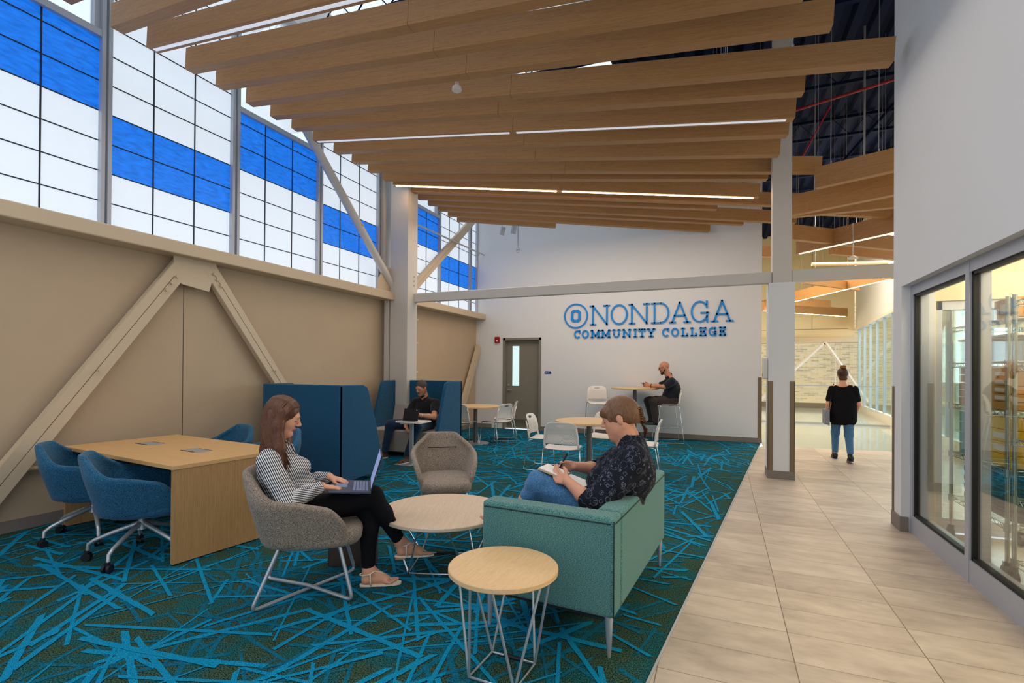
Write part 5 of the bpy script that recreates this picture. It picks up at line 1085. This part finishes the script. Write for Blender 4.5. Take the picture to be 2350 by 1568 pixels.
hg = np.array((.386, -.02, .645)); ud = nrm((.30, 0, 1)); m = MB(); m.xbox(tuple(hg + ud * .115), (.0035, .17, .112), ((1, 0, -.30), (0, 1, 0), tuple(ud))); sc_ = m.build('screen_lid', M['black'], LT, bevel=.002)
m = MB(); m.xbox(tuple(hg + ud * .117 - nrm((1, 0, -.3)) * .0042), (.0006, .163, .102), ((1, 0, -.30), (0, 1, 0), tuple(ud))); m.build('display', emit('display', (.30, .38, .70, 1), .30), sc_)
# ---- woman with the notebook, on the sofa
A2 = 184
W2 = thing('person', 'seated woman with tied-up brown hair, dark patterned blouse and blue jeans, writing in a notebook', 'person', (-.75, 3.1, 0), A2)
FR = hframe((.955, .0, -.28)); hc = (-.168, 0, 1.125)
S = SDF((-.44, -.36, .02), (.78, .36, 1.30), .0044)
P2 = head(S, hc, FR, 1.06)
S.ell(tuple(P2(.03, 0, -.055)), (.06, .058, .055), FR, .03); S.cap(tuple(P2(.0, 0, -.085)), tuple(P2(.05, 0, -.105)), .04, .03, .03)
S.cap((-.205, 0, 1.06), (-.245, 0, .95), .058, .075, .04)
S.ell((-.22, 0, .80), (.12, .18, .16), k=.05); S.ell((-.12, 0, .60), (.14, .18, .15), k=.06); S.cap((-.25, -.15, .925), (-.25, .15, .925), .055, None, .05)
sh = {-1: (-.24, -.20, .90), 1: (-.26, .195, .90)}; el = {-1: (-.02, -.265, .745), 1: (-.06, .30, .655)}; wr = {-1: (.135, -.10, .790), 1: (.125, .150, .745)}
for s in (-1, 1): S.chain([(sh[s], .062), (el[s], .048), (tuple(np.array(el[s]) * .6 + np.array(wr[s]) * .4), .043), (wr[s], .029)], .02)
# far hand holds the pen, near hand holds the book
hand(S, wr[-1], (.80, .35, -.12), (0, .35, -1), (.1, .3, 1), ((.7, .75, .5), (.75, .8, .5), (.95, 1.0, .6), (1.0, 1.0, .6)), .95, thumb=.75, R_=1.12)
hand(S, wr[1], (.80, -.48, .10), (.0, -.5, .8), (-.1, -.6, .8), ((.55, .6, .4), (.6, .6, .4), (.6, .65, .4), (.6, .65, .4)), .95, thumb=.8, R_=1.12)
hips = {-1: (-.08, -.10, .52), 1: (-.08, .10, .52)}; kn = {1: (.325, .055, .695), -1: (.33, -.10, .55)}; an = {1: (.535, .02, .395), -1: (.36, -.13, .13)}
for s in (-1, 1): S.chain([(hips[s], .10), (kn[s], .062), (tuple(np.array(kn[s]) * .6 + np.array(an[s]) * .4), .055), (an[s], .038)], .03)
TS = [1]; foot(S, an[1], (.55, .02, .33), (.74, .03, .44), (-.6, 0, .8), 1.0); TS = [-1]; foot(S, an[-1], (.315, -.13, .03), (.55, -.15, .03), (0, 0, 1))
sdf_obj('body', S, [skin2, lip2], W2, lips_pick(lambda a, b, z: np.array(hc) + (FR[0] * a + FR[1] * b + FR[2] * z) * 1.06)); face_bits(W2, P2, FR, hair2)
m = MB()
for s in (-1, 1): m.lathe([(.001, 0), (.003, .002), (.001, .004)], c=tuple(P2(-.004, s * .085, -.034)), seg=8)
m.build('earring', M['chrome'], W2)
# blouse
S = SDF((-.46, -.40, .42), (.20, .40, 1.03), .0048)
S.ell((-.225, 0, .795), (.16, .215, .17), k=.05); S.ell((-.13, 0, .61), (.18, .215, .17), k=.07); S.ell((-.075, 0, .74), (.10, .15, .10), k=.07); S.cap((-.26, -.15, .935), (-.26, .15, .935), .066, None, .07); S.cap((-.235, -.03, .985), (-.235, .03, .985), .07, None, .04)
for s in (-1, 1):
    e_ = tuple(np.array(sh[s]) * .12 + np.array(el[s]) * .88); S.chain([(sh[s], .085), (tuple((np.array(sh[s]) + np.array(el[s])) / 2), .085), (e_, .082)], .03)
    d = nrm(np.array(wr[s]) - np.array(el[s])); S.cap(e_, tuple(np.array(el[s]) + d * .04), .08, .066, .02)
S.wrinkle(.0035, 26, 8); S.wrinkle(.0015, 70, 9)
S.ell((-.17, 0, 1.045), (.10, .082, .075), k=.01, op='sub')
for s in (-1, 1): d = nrm(np.array(wr[s]) - np.array(el[s])); S.cap(tuple(np.array(el[s]) + d * .082), tuple(np.array(wr[s]) + d * .1), .056, .06, .004, 'sub')
def blouse_mat():
    m, nt, b = newmat('blouse_print'); N = nt.nodes.new; L = nt.links.new; tc = N('ShaderNodeTexCoord')
    def mask(scale, r0, r1, sc2, seed):
        v = N('ShaderNodeTexVoronoi'); v.inputs['Scale'].default_value = scale; mp = N('ShaderNodeMapping'); mp.inputs['Location'].default_value = (seed, seed * 2, seed * 3); L(tc.outputs['Object'], mp.inputs[0]); L(mp.outputs[0], v.inputs['Vector'])
        a = N('ShaderNodeMath'); a.operation = 'SUBTRACT'; a.inputs[1].default_value = r0; L(v.outputs['Distance'], a.inputs[0]); c = N('ShaderNodeMath'); c.operation = 'ABSOLUTE'; L(a.outputs[0], c.inputs[0]); d = N('ShaderNodeMath'); d.operation = 'LESS_THAN'; d.inputs[1].default_value = r1; L(c.outputs[0], d.inputs[0]); return d.outputs[0]
    n = N('ShaderNodeTexNoise'); n.inputs['Scale'].default_value = 120; L(tc.outputs['Object'], n.inputs['Vector']); g = N('ShaderNodeMath'); g.operation = 'GREATER_THAN'; g.inputs[1].default_value = .46; L(n.outputs['Fac'], g.inputs[0])
    ms = [mask(24, .30, .035, 0, 1.), mask(24, .12, .05, 0, 1.), mask(17, .42, .02, 0, 4.)]; mx = ms[0]
    for q in ms[1:]: k = N('ShaderNodeMath'); k.operation = 'MAXIMUM'; L(mx, k.inputs[0]); L(q, k.inputs[1]); mx = k.outputs[0]
    f = N('ShaderNodeMath'); f.operation = 'MULTIPLY'; L(mx, f.inputs[0]); L(g.outputs[0], f.inputs[1]); f2 = N('ShaderNodeMath'); f2.operation = 'MULTIPLY'; f2.inputs[1].default_value = .8; L(f.outputs[0], f2.inputs[0])
    mi = N('ShaderNodeMix'); mi.data_type = 'RGBA'; mi.inputs[6].default_value = srgb(22, 26, 38); mi.inputs[7].default_value = srgb(104, 110, 130); L(f2.outputs[0], mi.inputs[0]); L(mi.outputs[2], b.inputs['Base Color']); b.inputs['Roughness'].default_value = .9; b.inputs['Specular IOR Level'].default_value = .2; return m
sdf_obj('blouse', S, blouse_mat(), W2)
denim = fabric('denim', srgb(52, 92, 134), srgb(86, 134, 178), 120, .2); denim_d = fabric('denim_dark', srgb(14, 32, 54), srgb(34, 62, 92), 120, .2)
S = SDF((-.30, -.26, .06), (.72, .26, .82), .0048); S.ell((-.11, 0, .55), (.15, .20, .12), k=.04)
for s in (-1, 1):
    cut = .30; ae = tuple(np.array(kn[s]) * (1 - cut) + np.array(an[s]) * cut); S.chain([(hips[s], .115), (kn[s], .078), (ae, .066)], .04)
S.wrinkle(.0025, 40, 2)
for s in (-1, 1): d = nrm(np.array(an[s]) - np.array(kn[s])); ae = np.array(kn[s]) * .66 + np.array(an[s]) * .34; S.ell(tuple(ae + d * .065), (.062, .09, .09), hframe(d), k=.001, op='sub')
sdf_obj('jeans', S, denim, W2)
# hair pulled into a bun
HP = lambda a, b, z: np.array(hc) + (FR[0] * a + FR[1] * b + FR[2] * z) * 1.06
S = SDF((-.44, -.14, .90), (.0, .14, 1.30), .0042)
S.ell(HP(-.018, 0, .034), np.array((.104, .087, .095)) * 1.06, FR, .01); S.cap(HP(.066, -.045, .055), HP(.066, .045, .055), .028, None, .03); S.cap(HP(.085, -.035, .045), HP(.085, .035, .045), .016, None, .02); S.ell(HP(-.07, 0, -.01), (.06, .065, .07), FR, .03)
for s in (-1, 1): S.cap(HP(.055, s * .066, .05), HP(.05, s * .07, .0), .014, .006, .015)
S.ell(HP(.10, 0, -.045), (.085, .085, .085), FR, .01, 'sub')
for s in (-1, 1): S.ell(HP(-.006, s * .09, -.008), (.026, .026, .036), FR, .006, 'sub')
S.cap(HP(-.02, 0, -.12), HP(-.05, 0, -.07), .07, .06, .01, 'sub')
sdf_obj('hair', S, hair2, W2)
m = MB()
for i in range(26):
    a = r_.uniform(0, 2 * PI); rr = r_.uniform(.012, .034); cc = HP(-.112, 0, -.012)
    q = [tuple(cc + FR[1] * rr * math.cos(a + k * .9) + FR[2] * (rr * 1.5 * math.sin(a + k * .9)) - FR[0] * (.008 + .016 * (k % 2))) for k in range(6)]; m.tube(q, .0085, 6)
for i in range(6): m.tube([HP(-.11, .006 * (i - 3), -.045), HP(-.115 - .004 * i, .006 * (i - 3), -.10), HP(-.10, .008 * (i - 3), -.155)], [.006, .005, .001], 5)
m.lathe([(.001, -.045), (.028, -.03), (.034, 0), (.028, .03), (.001, .045)], c=tuple(HP(-.112, 0, -.014)), seg=14); m.build('hair_bun', hair4, W2, smooth=True)
m = MB()
for i in range(7): cc = HP(-.118 - .004 * (i % 2), .028, .04 - i * .013); m.lathe([(.006, -.003), (.010, 0), (.006, .003)], c=tuple(cc), seg=8)
m.build('hair_clip', paint('amber_clip', srgb(150, 96, 30), .3), W2, smooth=True)
# notebook and pen
NB = thing('notebook', 'open notebook with white pages on the raised knee of the woman on the sofa', 'notebook', (-.75, 3.1, 0), A2)
bx = nrm((1, -.25, .25)); bz = nrm((-.28, .12, 1)); by = np.cross(bz, bx)
m = MB(); c = np.array((.235, .04, .775)); m.xbox(tuple(c), (.085, .062, .006), (bx, by, bz)); m.xbox(tuple(c - bx * .165 - bz * .004), (.078, .062, .003), (bx, by, bz)); nb = m.build('cover', paint('kraft_cover', srgb(196, 168, 130), .7), NB, bevel=.001)
m = MB(); m.xbox(tuple(c + bz * .0075), (.082, .059, .003), (bx, by, bz)); m.xbox(tuple(c - bx * .165), (.075, .059, .003), (bx, by, bz)); m.build('pages', paint('paper', srgb(232, 228, 224), .8), NB)
PN = thing('pen', 'black pen in the hand of the woman on the sofa', 'pen', (-.75, 3.1, 0), A2)
a_ = np.array(wr[-1]) + nrm((.80, .35, -.12)) * .115 + np.array((0, .02, -.035)); e_ = a_ + nrm((-.30, -.1, .62)) * .155
m = MB(); m.tube([a_, a_ + (e_ - a_) * .12, e_], [.0015, .0055, .0055], 10); m.build('barrel', M['black'], PN, smooth=40); m = MB(); m.cyl(a_ + (e_ - a_) * .62, e_ + (e_ - a_) * .02, .0068, seg=10); m.build('cap', M['black'], PN, smooth=40)
# ---- man with the tablet in the booth (forward = toward the camera side of the booth)
M2 = thing('person', 'seated man with short grey hair, black short-sleeved shirt and dark jeans, in the blue booth', 'person', (-4.42, 7.0, 0), 270)
FR = hframe((.93, -.08, -.30)); hc = (.09, -.065, 1.108)
S = SDF((-.26, -.60, -.01), (.86, .36, 1.26), .0055); P3 = head(S, hc, FR, 1.02, True)
S.cap((.04, -.06, 1.05), (.0, -.055, .93), .058, .07, .03); S.ell((-.02, -.05, .74), (.11, .17, .19), k=.05); S.cap((-.01, -.20, .885), (-.01, .10, .885), .05, None, .04)
sh = {-1: (-.01, -.245, .865), 1: (.0, .145, .86)}; el = {-1: (.16, -.30, .62), 1: (.19, .24, .665)}; wr = {-1: (.32, -.20, .53), 1: (.40, .115, .70)}
for s in (-1, 1): S.chain([(sh[s], .06), (el[s], .045), (tuple(np.array(el[s]) * .6 + np.array(wr[s]) * .4), .041), (wr[s], .029)], .02)
hand(S, wr[-1], (.5, .6, -.55), (-.3, 0, -1), (.6, -.2, .5), ((.5, .6, .4),) * 4, .98, R_=1.1); hand(S, wr[1], (.55, -.75, .12), (.75, .5, -.3), (.1, .1, 1), ((.5, .6, .4), (.6, .6, .4), (.7, .6, .4), (.8, .6, .4)), .98, R_=1.1)
hips = {-1: (.0, -.13, .53), 1: (.0, .03, .53)}; kn = {-1: (.40, -.44, .53), 1: (.50, .13, .53)}; an = {-1: (.44, -.50, .13), 1: (.62, .05, .12)}
for s in (-1, 1): S.chain([(hips[s], .09), (kn[s], .058), (an[s], .04)], .03)
sdf_obj('body', S, [skin3, lip2], M2, lips_pick(lambda a, b, z: np.array(hc) + (FR[0] * a + FR[1] * b + FR[2] * z) * 1.02)); face_bits(M2, P3, FR, hair3)
def man_shirt(T, sh, el, cx, body, mat, neckc, wr_seed, cutk=.62):
    S = SDF((-.45, -.62, .42), (.5, .40, 1.45), .0058)
    for c, r, k in body: S.ell(c, r, k=k)
    S.cap((sh[-1][0], sh[-1][1] + .04, sh[-1][2] + .022), (sh[1][0], sh[1][1] - .04, sh[1][2] + .022), .062, None, .05)
    for s in (-1, 1): e_ = tuple(np.array(sh[s]) * (1 - cutk) + np.array(el[s]) * cutk); S.chain([(sh[s], .076), (e_, .068)], .03); d = nrm(np.array(el[s]) - np.array(sh[s])); S.ell(tuple(np.array(e_) + d * .06), (.055, .08, .08), hframe(d), k=.001, op='sub')
    S.cap(tuple(np.array(neckc) - (0, 0, .05)), neckc, .075, .062, .02); S.wrinkle(.003, 30, wr_seed); S.cap(tuple(np.array(neckc) + (.01, 0, -.03)), tuple(np.array(neckc) + (.02, 0, .1)), .055, .06, .004, 'sub'); S.ell(tuple(np.array(neckc) + (.075, 0, -.0)), (.045, .03, .07), k=.006, op='sub')
    return sdf_obj('shirt', S, mat, T)
shirt_b = fabric('shirt_black', srgb(18, 17, 20), srgb(34, 33, 38), 90, .2)
man_shirt(M2, sh, el, 0, [((-.02, -.05, .75), (.135, .20, .20), .05), ((.0, -.05, .58), (.155, .195, .13), .06)], shirt_b, (.0, -.055, .985), 4)
S = SDF((-.20, -.60, .06), (.80, .30, .70), .006); S.ell((.0, -.05, .52), (.14, .19, .10), k=.03)
for s in (-1, 1): S.chain([(hips[s], .098), (kn[s], .074), (an[s], .058)], .04)
S.wrinkle(.003, 36, 6); sdf_obj('jeans', S, denim_d, M2)
HQ = lambda a, b, z: np.array(hc) + (FR[0] * a + FR[1] * b + FR[2] * z) * 1.02
S = SDF((-.10, -.20, .95), (.26, .08, 1.27), .005); S.ell(HQ(-.018, 0, .034), np.array((.100, .081, .092)) * 1.02, FR, .01); S.ell(HQ(.105, 0, -.02), (.085, .075, .088), FR, .008, 'sub')
for s in (-1, 1): S.ell(HQ(-.004, s * .09, -.01), (.028, .026, .04), FR, .006, 'sub')
S.cap(HQ(-.02, 0, -.13), HQ(-.05, 0, -.075), .075, .06, .01, 'sub'); sdf_obj('hair', S, hair3, M2)
def beard(T, HQ, FR, k, mat, big=False):
    a = np.array(HQ(0, 0, 0)); S = SDF(a - .15, a + .15, .004)
    for s in (-1, 1): S.cap(HQ(-.004, s * .050, -.042), HQ(.058, s * .018, -.094), .024 * k, .024 * k, .02); S.cap(HQ(.090, s * .004, -.039), HQ(.082, s * .026, -.062), .0055, .005, .01)
    S.ell(HQ(.068, 0, -.096), (.026, .026, .026 if not big else .04), FR, .015); S.ell(HQ(.098, 0, -.056), (.03, .017, .010), FR, .004, 'sub'); return sdf_obj('beard', S, mat, T)
beard(M2, HQ, FR, 1.02, paint('beard_grey', srgb(132, 116, 104), .9, var=.25, scale=70))
m = MB(); d = nrm(np.array(wr[1]) - np.array(el[1])); w_ = np.array(wr[1]) - d * .02; fr_ = hframe(d); m.tube([tuple(w_ + (fr_[1] * math.cos(a) + fr_[2] * math.sin(a)) * .033) for a in [i * PI / 9 for i in range(18)]], .006, 6, closed=True); m.build('watch', M['silver'], M2, smooth=True)
m = MB(); m.tube([(.035, -.10, 1.0), (.085, -.085, .975), (.10, -.06, .955), (.085, -.035, .975), (.035, -.01, 1.0)], [.012, .014, .006, .014, .012], 6); m.build('collar', shirt_b, M2, smooth=True)
def shoe(T, heel, toe, mat, solem, k=1.0, z=0):
    heel, toe = np.array(heel, float), np.array(toe, float); d = nrm(toe - heel); l = nrm(np.cross((0, 0, 1), d)); L_ = np.linalg.norm(toe - heel); S = SDF(np.minimum(heel, toe) - (.08, .08, .02), np.maximum(heel, toe) + (.08, .08, .13), .005)
    u = np.cross(d, l); S.cap(tuple(heel + d * .03 + u * .04), tuple(heel + d * L_ * .72 + u * .035), .038 * k, .036 * k, .02); S.cap(tuple(heel + d * L_ * .7 + u * .03), tuple(toe - d * .03 + u * .024), .038 * k, .028 * k, .02); S.cap(tuple(heel + d * .04 + u * .06), tuple(heel + d * .07 + u * .09), .040, .042, .02); S.half(tuple(heel + u * .012), tuple(-u)); o = sdf_obj('shoe', S, mat, T)
    m = MB(); pts = [(L_ * .5 + (L_ * .5 + .008) * math.copysign(abs(math.cos(a)) ** .7, math.cos(a)), (.040 + .004 * math.cos(a)) * math.copysign(abs(math.sin(a)) ** .8, math.sin(a))) for a in [2 * PI * i / 24 for i in range(24)]]
    m.prism(pts, 0, .02, lambda x, y, q: tuple(heel + d * x + l * y + u * q)); m.build('shoe_sole', solem, o, smooth=40)
brown = paint('shoe_brown', srgb(88, 54, 34), .6)
shoe(M2, (.57, .055, .0), (.83, .03, .0), brown, white_leather); shoe(M2, (.38, -.50, .0), (.62, -.56, .0), brown, white_leather)
TB = thing('tablet', 'tablet in a black folio case standing on the small white pull-up table', 'tablet', (-4.24, 6.28, .648))
m = MB(); m.xbox((-.01, -.06, .004), (.13, .05, .0035), ((1, 0, 0), (0, 1, 0), (0, 0, 1))); m.build('keyboard_cover', paint('case_grey', srgb(70, 66, 64), .7), TB, bevel=.001)
m = MB(); n_ = nrm((0, 1, .22)); u_ = nrm((0, -.22, 1)); 
m = MB(); m.xbox((-.01, -.0, .093), (.13, .005, .088), ((1, 0, 0), (0, 1, -.25), (0, .25, 1))); m.build('tablet_body', M['black'], TB, bevel=.002)
m = MB(); m.cyl((.10, -.012, .16), (.10, -.018, .16), .007, seg=12); m.build('camera_lens', M['silver'], TB)

# ---- man on the bar stool
MB1 = thing('person', 'seated bald man with dark beard and glasses, dark shirt, brown trousers and green-soled shoes', 'person', (-1.0, 10.50, 0), 190)
FR = hframe((.95, 0, -.26)); hc = (.085, 0, 1.478)
S = SDF((-.26, -.30, .28), (.68, .30, 1.63), .006); P4 = head(S, hc, FR, 1.03, True)
S.cap((.04, 0, 1.40), (-.02, 0, 1.29), .06, .07, .03); S.ell((-.06, 0, 1.05), (.13, .17, .20), k=.05); S.cap((-.05, -.15, 1.235), (-.05, .15, 1.235), .05, None, .04)
sh = {-1: (-.05, -.19, 1.205), 1: (-.05, .19, 1.205)}; el = {-1: (.16, -.21, 1.10), 1: (.10, .23, 1.10)}; wr = {-1: (.38, -.07, 1.115), 1: (.36, .09, 1.115)}
for s in (-1, 1): S.chain([(sh[s], .06), (el[s], .045), (tuple(np.array(el[s]) * .6 + np.array(wr[s]) * .4), .041), (wr[s], .029)], .02); hand(S, wr[s], (.9, -s * .3, .10), (0, -s * 1, .3), (.1, 0, 1), ((.5, .6, .5),) * 4, .98, R_=1.1)
hips = {-1: (-.07, -.09, .83), 1: (-.07, .09, .83)}; kn = {-1: (.385, -.13, .80), 1: (.30, .12, .80)}; an = {-1: (.30, -.13, .40), 1: (.23, .12, .40)}
for s in (-1, 1): S.chain([(hips[s], .095), (kn[s], .06), (an[s], .04)], .03)
sdf_obj('body', S, [skin3, lip2], MB1, lips_pick(lambda a, b, z: np.array(hc) + (FR[0] * a + FR[1] * b + FR[2] * z) * 1.03)); face_bits(MB1, P4, FR, hair4)
man_shirt(MB1, sh, el, 0, [((-.07, 0, 1.06), (.16, .20, .20), .05), ((-.05, 0, .90), (.17, .19, .14), .06)], fabric('shirt_navy', srgb(20, 23, 30), srgb(40, 45, 56), 80, .2), (-.01, 0, 1.335), 12, .8)
S = SDF((-.27, -.26, .33), (.52, .26, .98), .006); S.ell((-.07, 0, .83), (.15, .18, .11), k=.03)
for s in (-1, 1): S.chain([(hips[s], .105), (kn[s], .078), (an[s], .066)], .04)
S.wrinkle(.003, 36, 7); sdf_obj('trousers', S, fabric('trousers_brown', srgb(44, 38, 36), srgb(74, 64, 60), 90, .2), MB1)
green = paint('sole_green', srgb(112, 160, 142), .6)
shoe(MB1, (.20, .12, .315), (.46, .12, .315), M['black'], green); shoe(MB1, (.27, -.13, .315), (.53, -.13, .315), M['black'], green)
HQ = lambda a, b, z: np.array(hc) + (FR[0] * a + FR[1] * b + FR[2] * z) * 1.03
beard(MB1, HQ, FR, 1.05, hair4, True)
m = MB()
for s in (-1, 1): m.tube([HQ(.098, s * .012, .012), HQ(.100, s * .022, .018), HQ(.094, s * .046, .014), HQ(.096, s * .044, -.008), HQ(.102, s * .022, -.012), HQ(.101, s * .012, -.002)], .002, 6, closed=True); m.tube([HQ(.094, s * .047, .012), HQ(.04, s * .078, .012), HQ(-.01, s * .082, .010)], .002, 6)
m.tube([HQ(.1, -.012, .01), HQ(.106, 0, .012), HQ(.1, .012, .01)], .002, 6); m.build('glasses', M['black'], MB1, smooth=True)
m = MB(); d = nrm(np.array(wr[1]) - np.array(el[1])); w_ = np.array(wr[1]) - d * .03; fr_ = hframe(d); m.tube([tuple(w_ + (fr_[1] * math.cos(a) + fr_[2] * math.sin(a)) * .034) for a in [i * PI / 9 for i in range(18)]], .008, 6, closed=True); m.build('watch', M['black'], MB1, smooth=True)
PH = thing('phone', 'dark phone held above the bar table by the bearded man', 'phone', (-1.0, 10.50, 0), 190); m = MB(); m.xbox((.485, .0, 1.15), (.06, .035, .004), ((.9, 0, .35), (0, 1, 0), (-.35, 0, .9))); m.build('case', M['black'], PH, bevel=.002)

# ---- walking woman, seen from behind
WK = thing('person', 'woman walking away in a loose black top and blue jeans with a grey shoulder bag', 'person', (1.78, 9.45, 0), 90)
FR = hframe((1, 0, 0)); hc = (.03, .0, 1.375); k9 = .9
S = SDF((-.36, -.30, .0), (.42, .30, 1.50), .006); head(S, hc, FR, .93)
S.cap((.0, 0, 1.30), (-.02, 0, 1.21), .048, .055, .03); S.ell((-.0, 0, 1.03), (.085, .14, .17), k=.05); S.ell((-.0, 0, .82), (.09, .145, .12), k=.05); S.cap((-.01, -.12, 1.165), (-.01, .12, 1.165), .042, None, .04)
sh = {-1: (-.01, -.155, 1.15), 1: (-.01, .155, 1.15)}; el = {-1: (-.02, -.205, .91), 1: (-.04, .205, .90)}; wr = {-1: (.14, -.20, .76), 1: (-.0, .215, .69)}
for s in (-1, 1): S.chain([(sh[s], .045), (el[s], .036), (wr[s], .025)], .02); hand(S, wr[s], (.2, 0, -1), (0, -s, 0), (1, 0, 0), ((.25, .3, .3),) * 4, .9)
hips = {-1: (0, -.075, .78), 1: (0, .075, .78)}; kn = {-1: (-.03, -.075, .42), 1: (.15, .075, .44)}; an = {-1: (-.20, -.065, .115), 1: (.20, .07, .08)}
for s in (-1, 1): S.chain([(hips[s], .085), (kn[s], .052), (an[s], .034)], .03)
sdf_obj('body', S, [skin1, lip], WK)
S = SDF((-.25, -.32, .50), (.25, .32, 1.28), .006); S.ell((-.005, 0, 1.03), (.115, .155, .18), k=.05); S.ell((-.005, 0, .80), (.125, .165, .28), k=.04); S.cap((-.01, -.10, 1.16), (-.01, .10, 1.16), .050, None, .04); S.chain([((-.0, -.07, .98), .10), ((-.005, -.09, .66), .10)], .06); S.chain([((-.0, .07, .98), .10), ((-.005, .09, .66), .10)], .06)
for s in (-1, 1): S.chain([(sh[s], .050), (tuple(np.array(sh[s]) * .3 + np.array(el[s]) * .7), .052)], .02)
S.wrinkle(.003, 26, 15); S.half((0, 0, .575), (0, 0, -1)); S.ell((.02, 0, 1.255), (.085, .085, .05), k=.006, op='sub'); sdf_obj('top', S, M['black_soft'], WK)
S = SDF((-.30, -.2, .09), (.32, .2, .92), .006)
for s in (-1, 1): S.chain([(hips[s], .092), (kn[s], .060), (an[s], .042)], .03)
for s in (-1, 1): S.ell(tuple(np.array(an[s]) - (0, 0, .02)), (.07, .07, .055), k=.001, op='sub')
sdf_obj('jeans', S, denim, WK)
HQ = lambda a, b, z: np.array(hc) + (FR[0] * a + FR[1] * b + FR[2] * z) * .93
S = SDF((-.14, -.13, 1.22), (.18, .13, 1.54), .005); S.ell(HQ(-.018, 0, .034), np.array((.103, .085, .093)) * .93, FR, .01); S.ell(HQ(.10, 0, -.04), (.085, .08, .095), FR, .008, 'sub'); S.ell(HQ(-.05, 0, -.06), (.05, .06, .05), FR, .02); sdf_obj('hair', S, hair4, WK)
m = MB(); m.lathe([(.001, -.03), (.030, -.02), (.038, .0), (.030, .022), (.001, .032)], c=tuple(HQ(-.055, 0, .135)), seg=16)
for i in range(10): a = i * .63; cc = HQ(-.055, 0, .135); m.tube([tuple(cc + np.array((math.cos(a + j) * .034, math.sin(a + j) * .034, .02 * math.sin(j * 1.7)))) for j in range(4)], .008, 5)
m.build('hair_bun', paint('hair_gold', srgb(150, 100, 56), .5, var=.2, scale=30), WK, smooth=True)
shoe(WK, (-.28, -.065, .035), (-.09, -.065, .004), M['black'], M['black'], .85); shoe(WK, (.15, .07, .002), (.37, .07, .002), M['black'], M['black'], .85)
BG = thing('shoulder_bag', 'grey shoulder bag hanging at the left hip of the walking woman', 'bag', (1.78, 9.45, 0), 90)
m = MB(); m.prism(rpoly(.28, .24, .03), -.03, .03, lambda x, y, z: (x - .02, .215 + z + .02, .70 + y)); m.build('body', paint('bag_grey', srgb(130, 134, 146), .6), BG, smooth=40, bevel=.01); m = MB(); m.tube([(.10, .215, .80), (.04, .18, 1.05), (-.01, .13, 1.225), (-.06, .17, 1.05), (-.13, .215, .80)], .007, 6); m.build('strap', M['black'], BG, smooth=True)
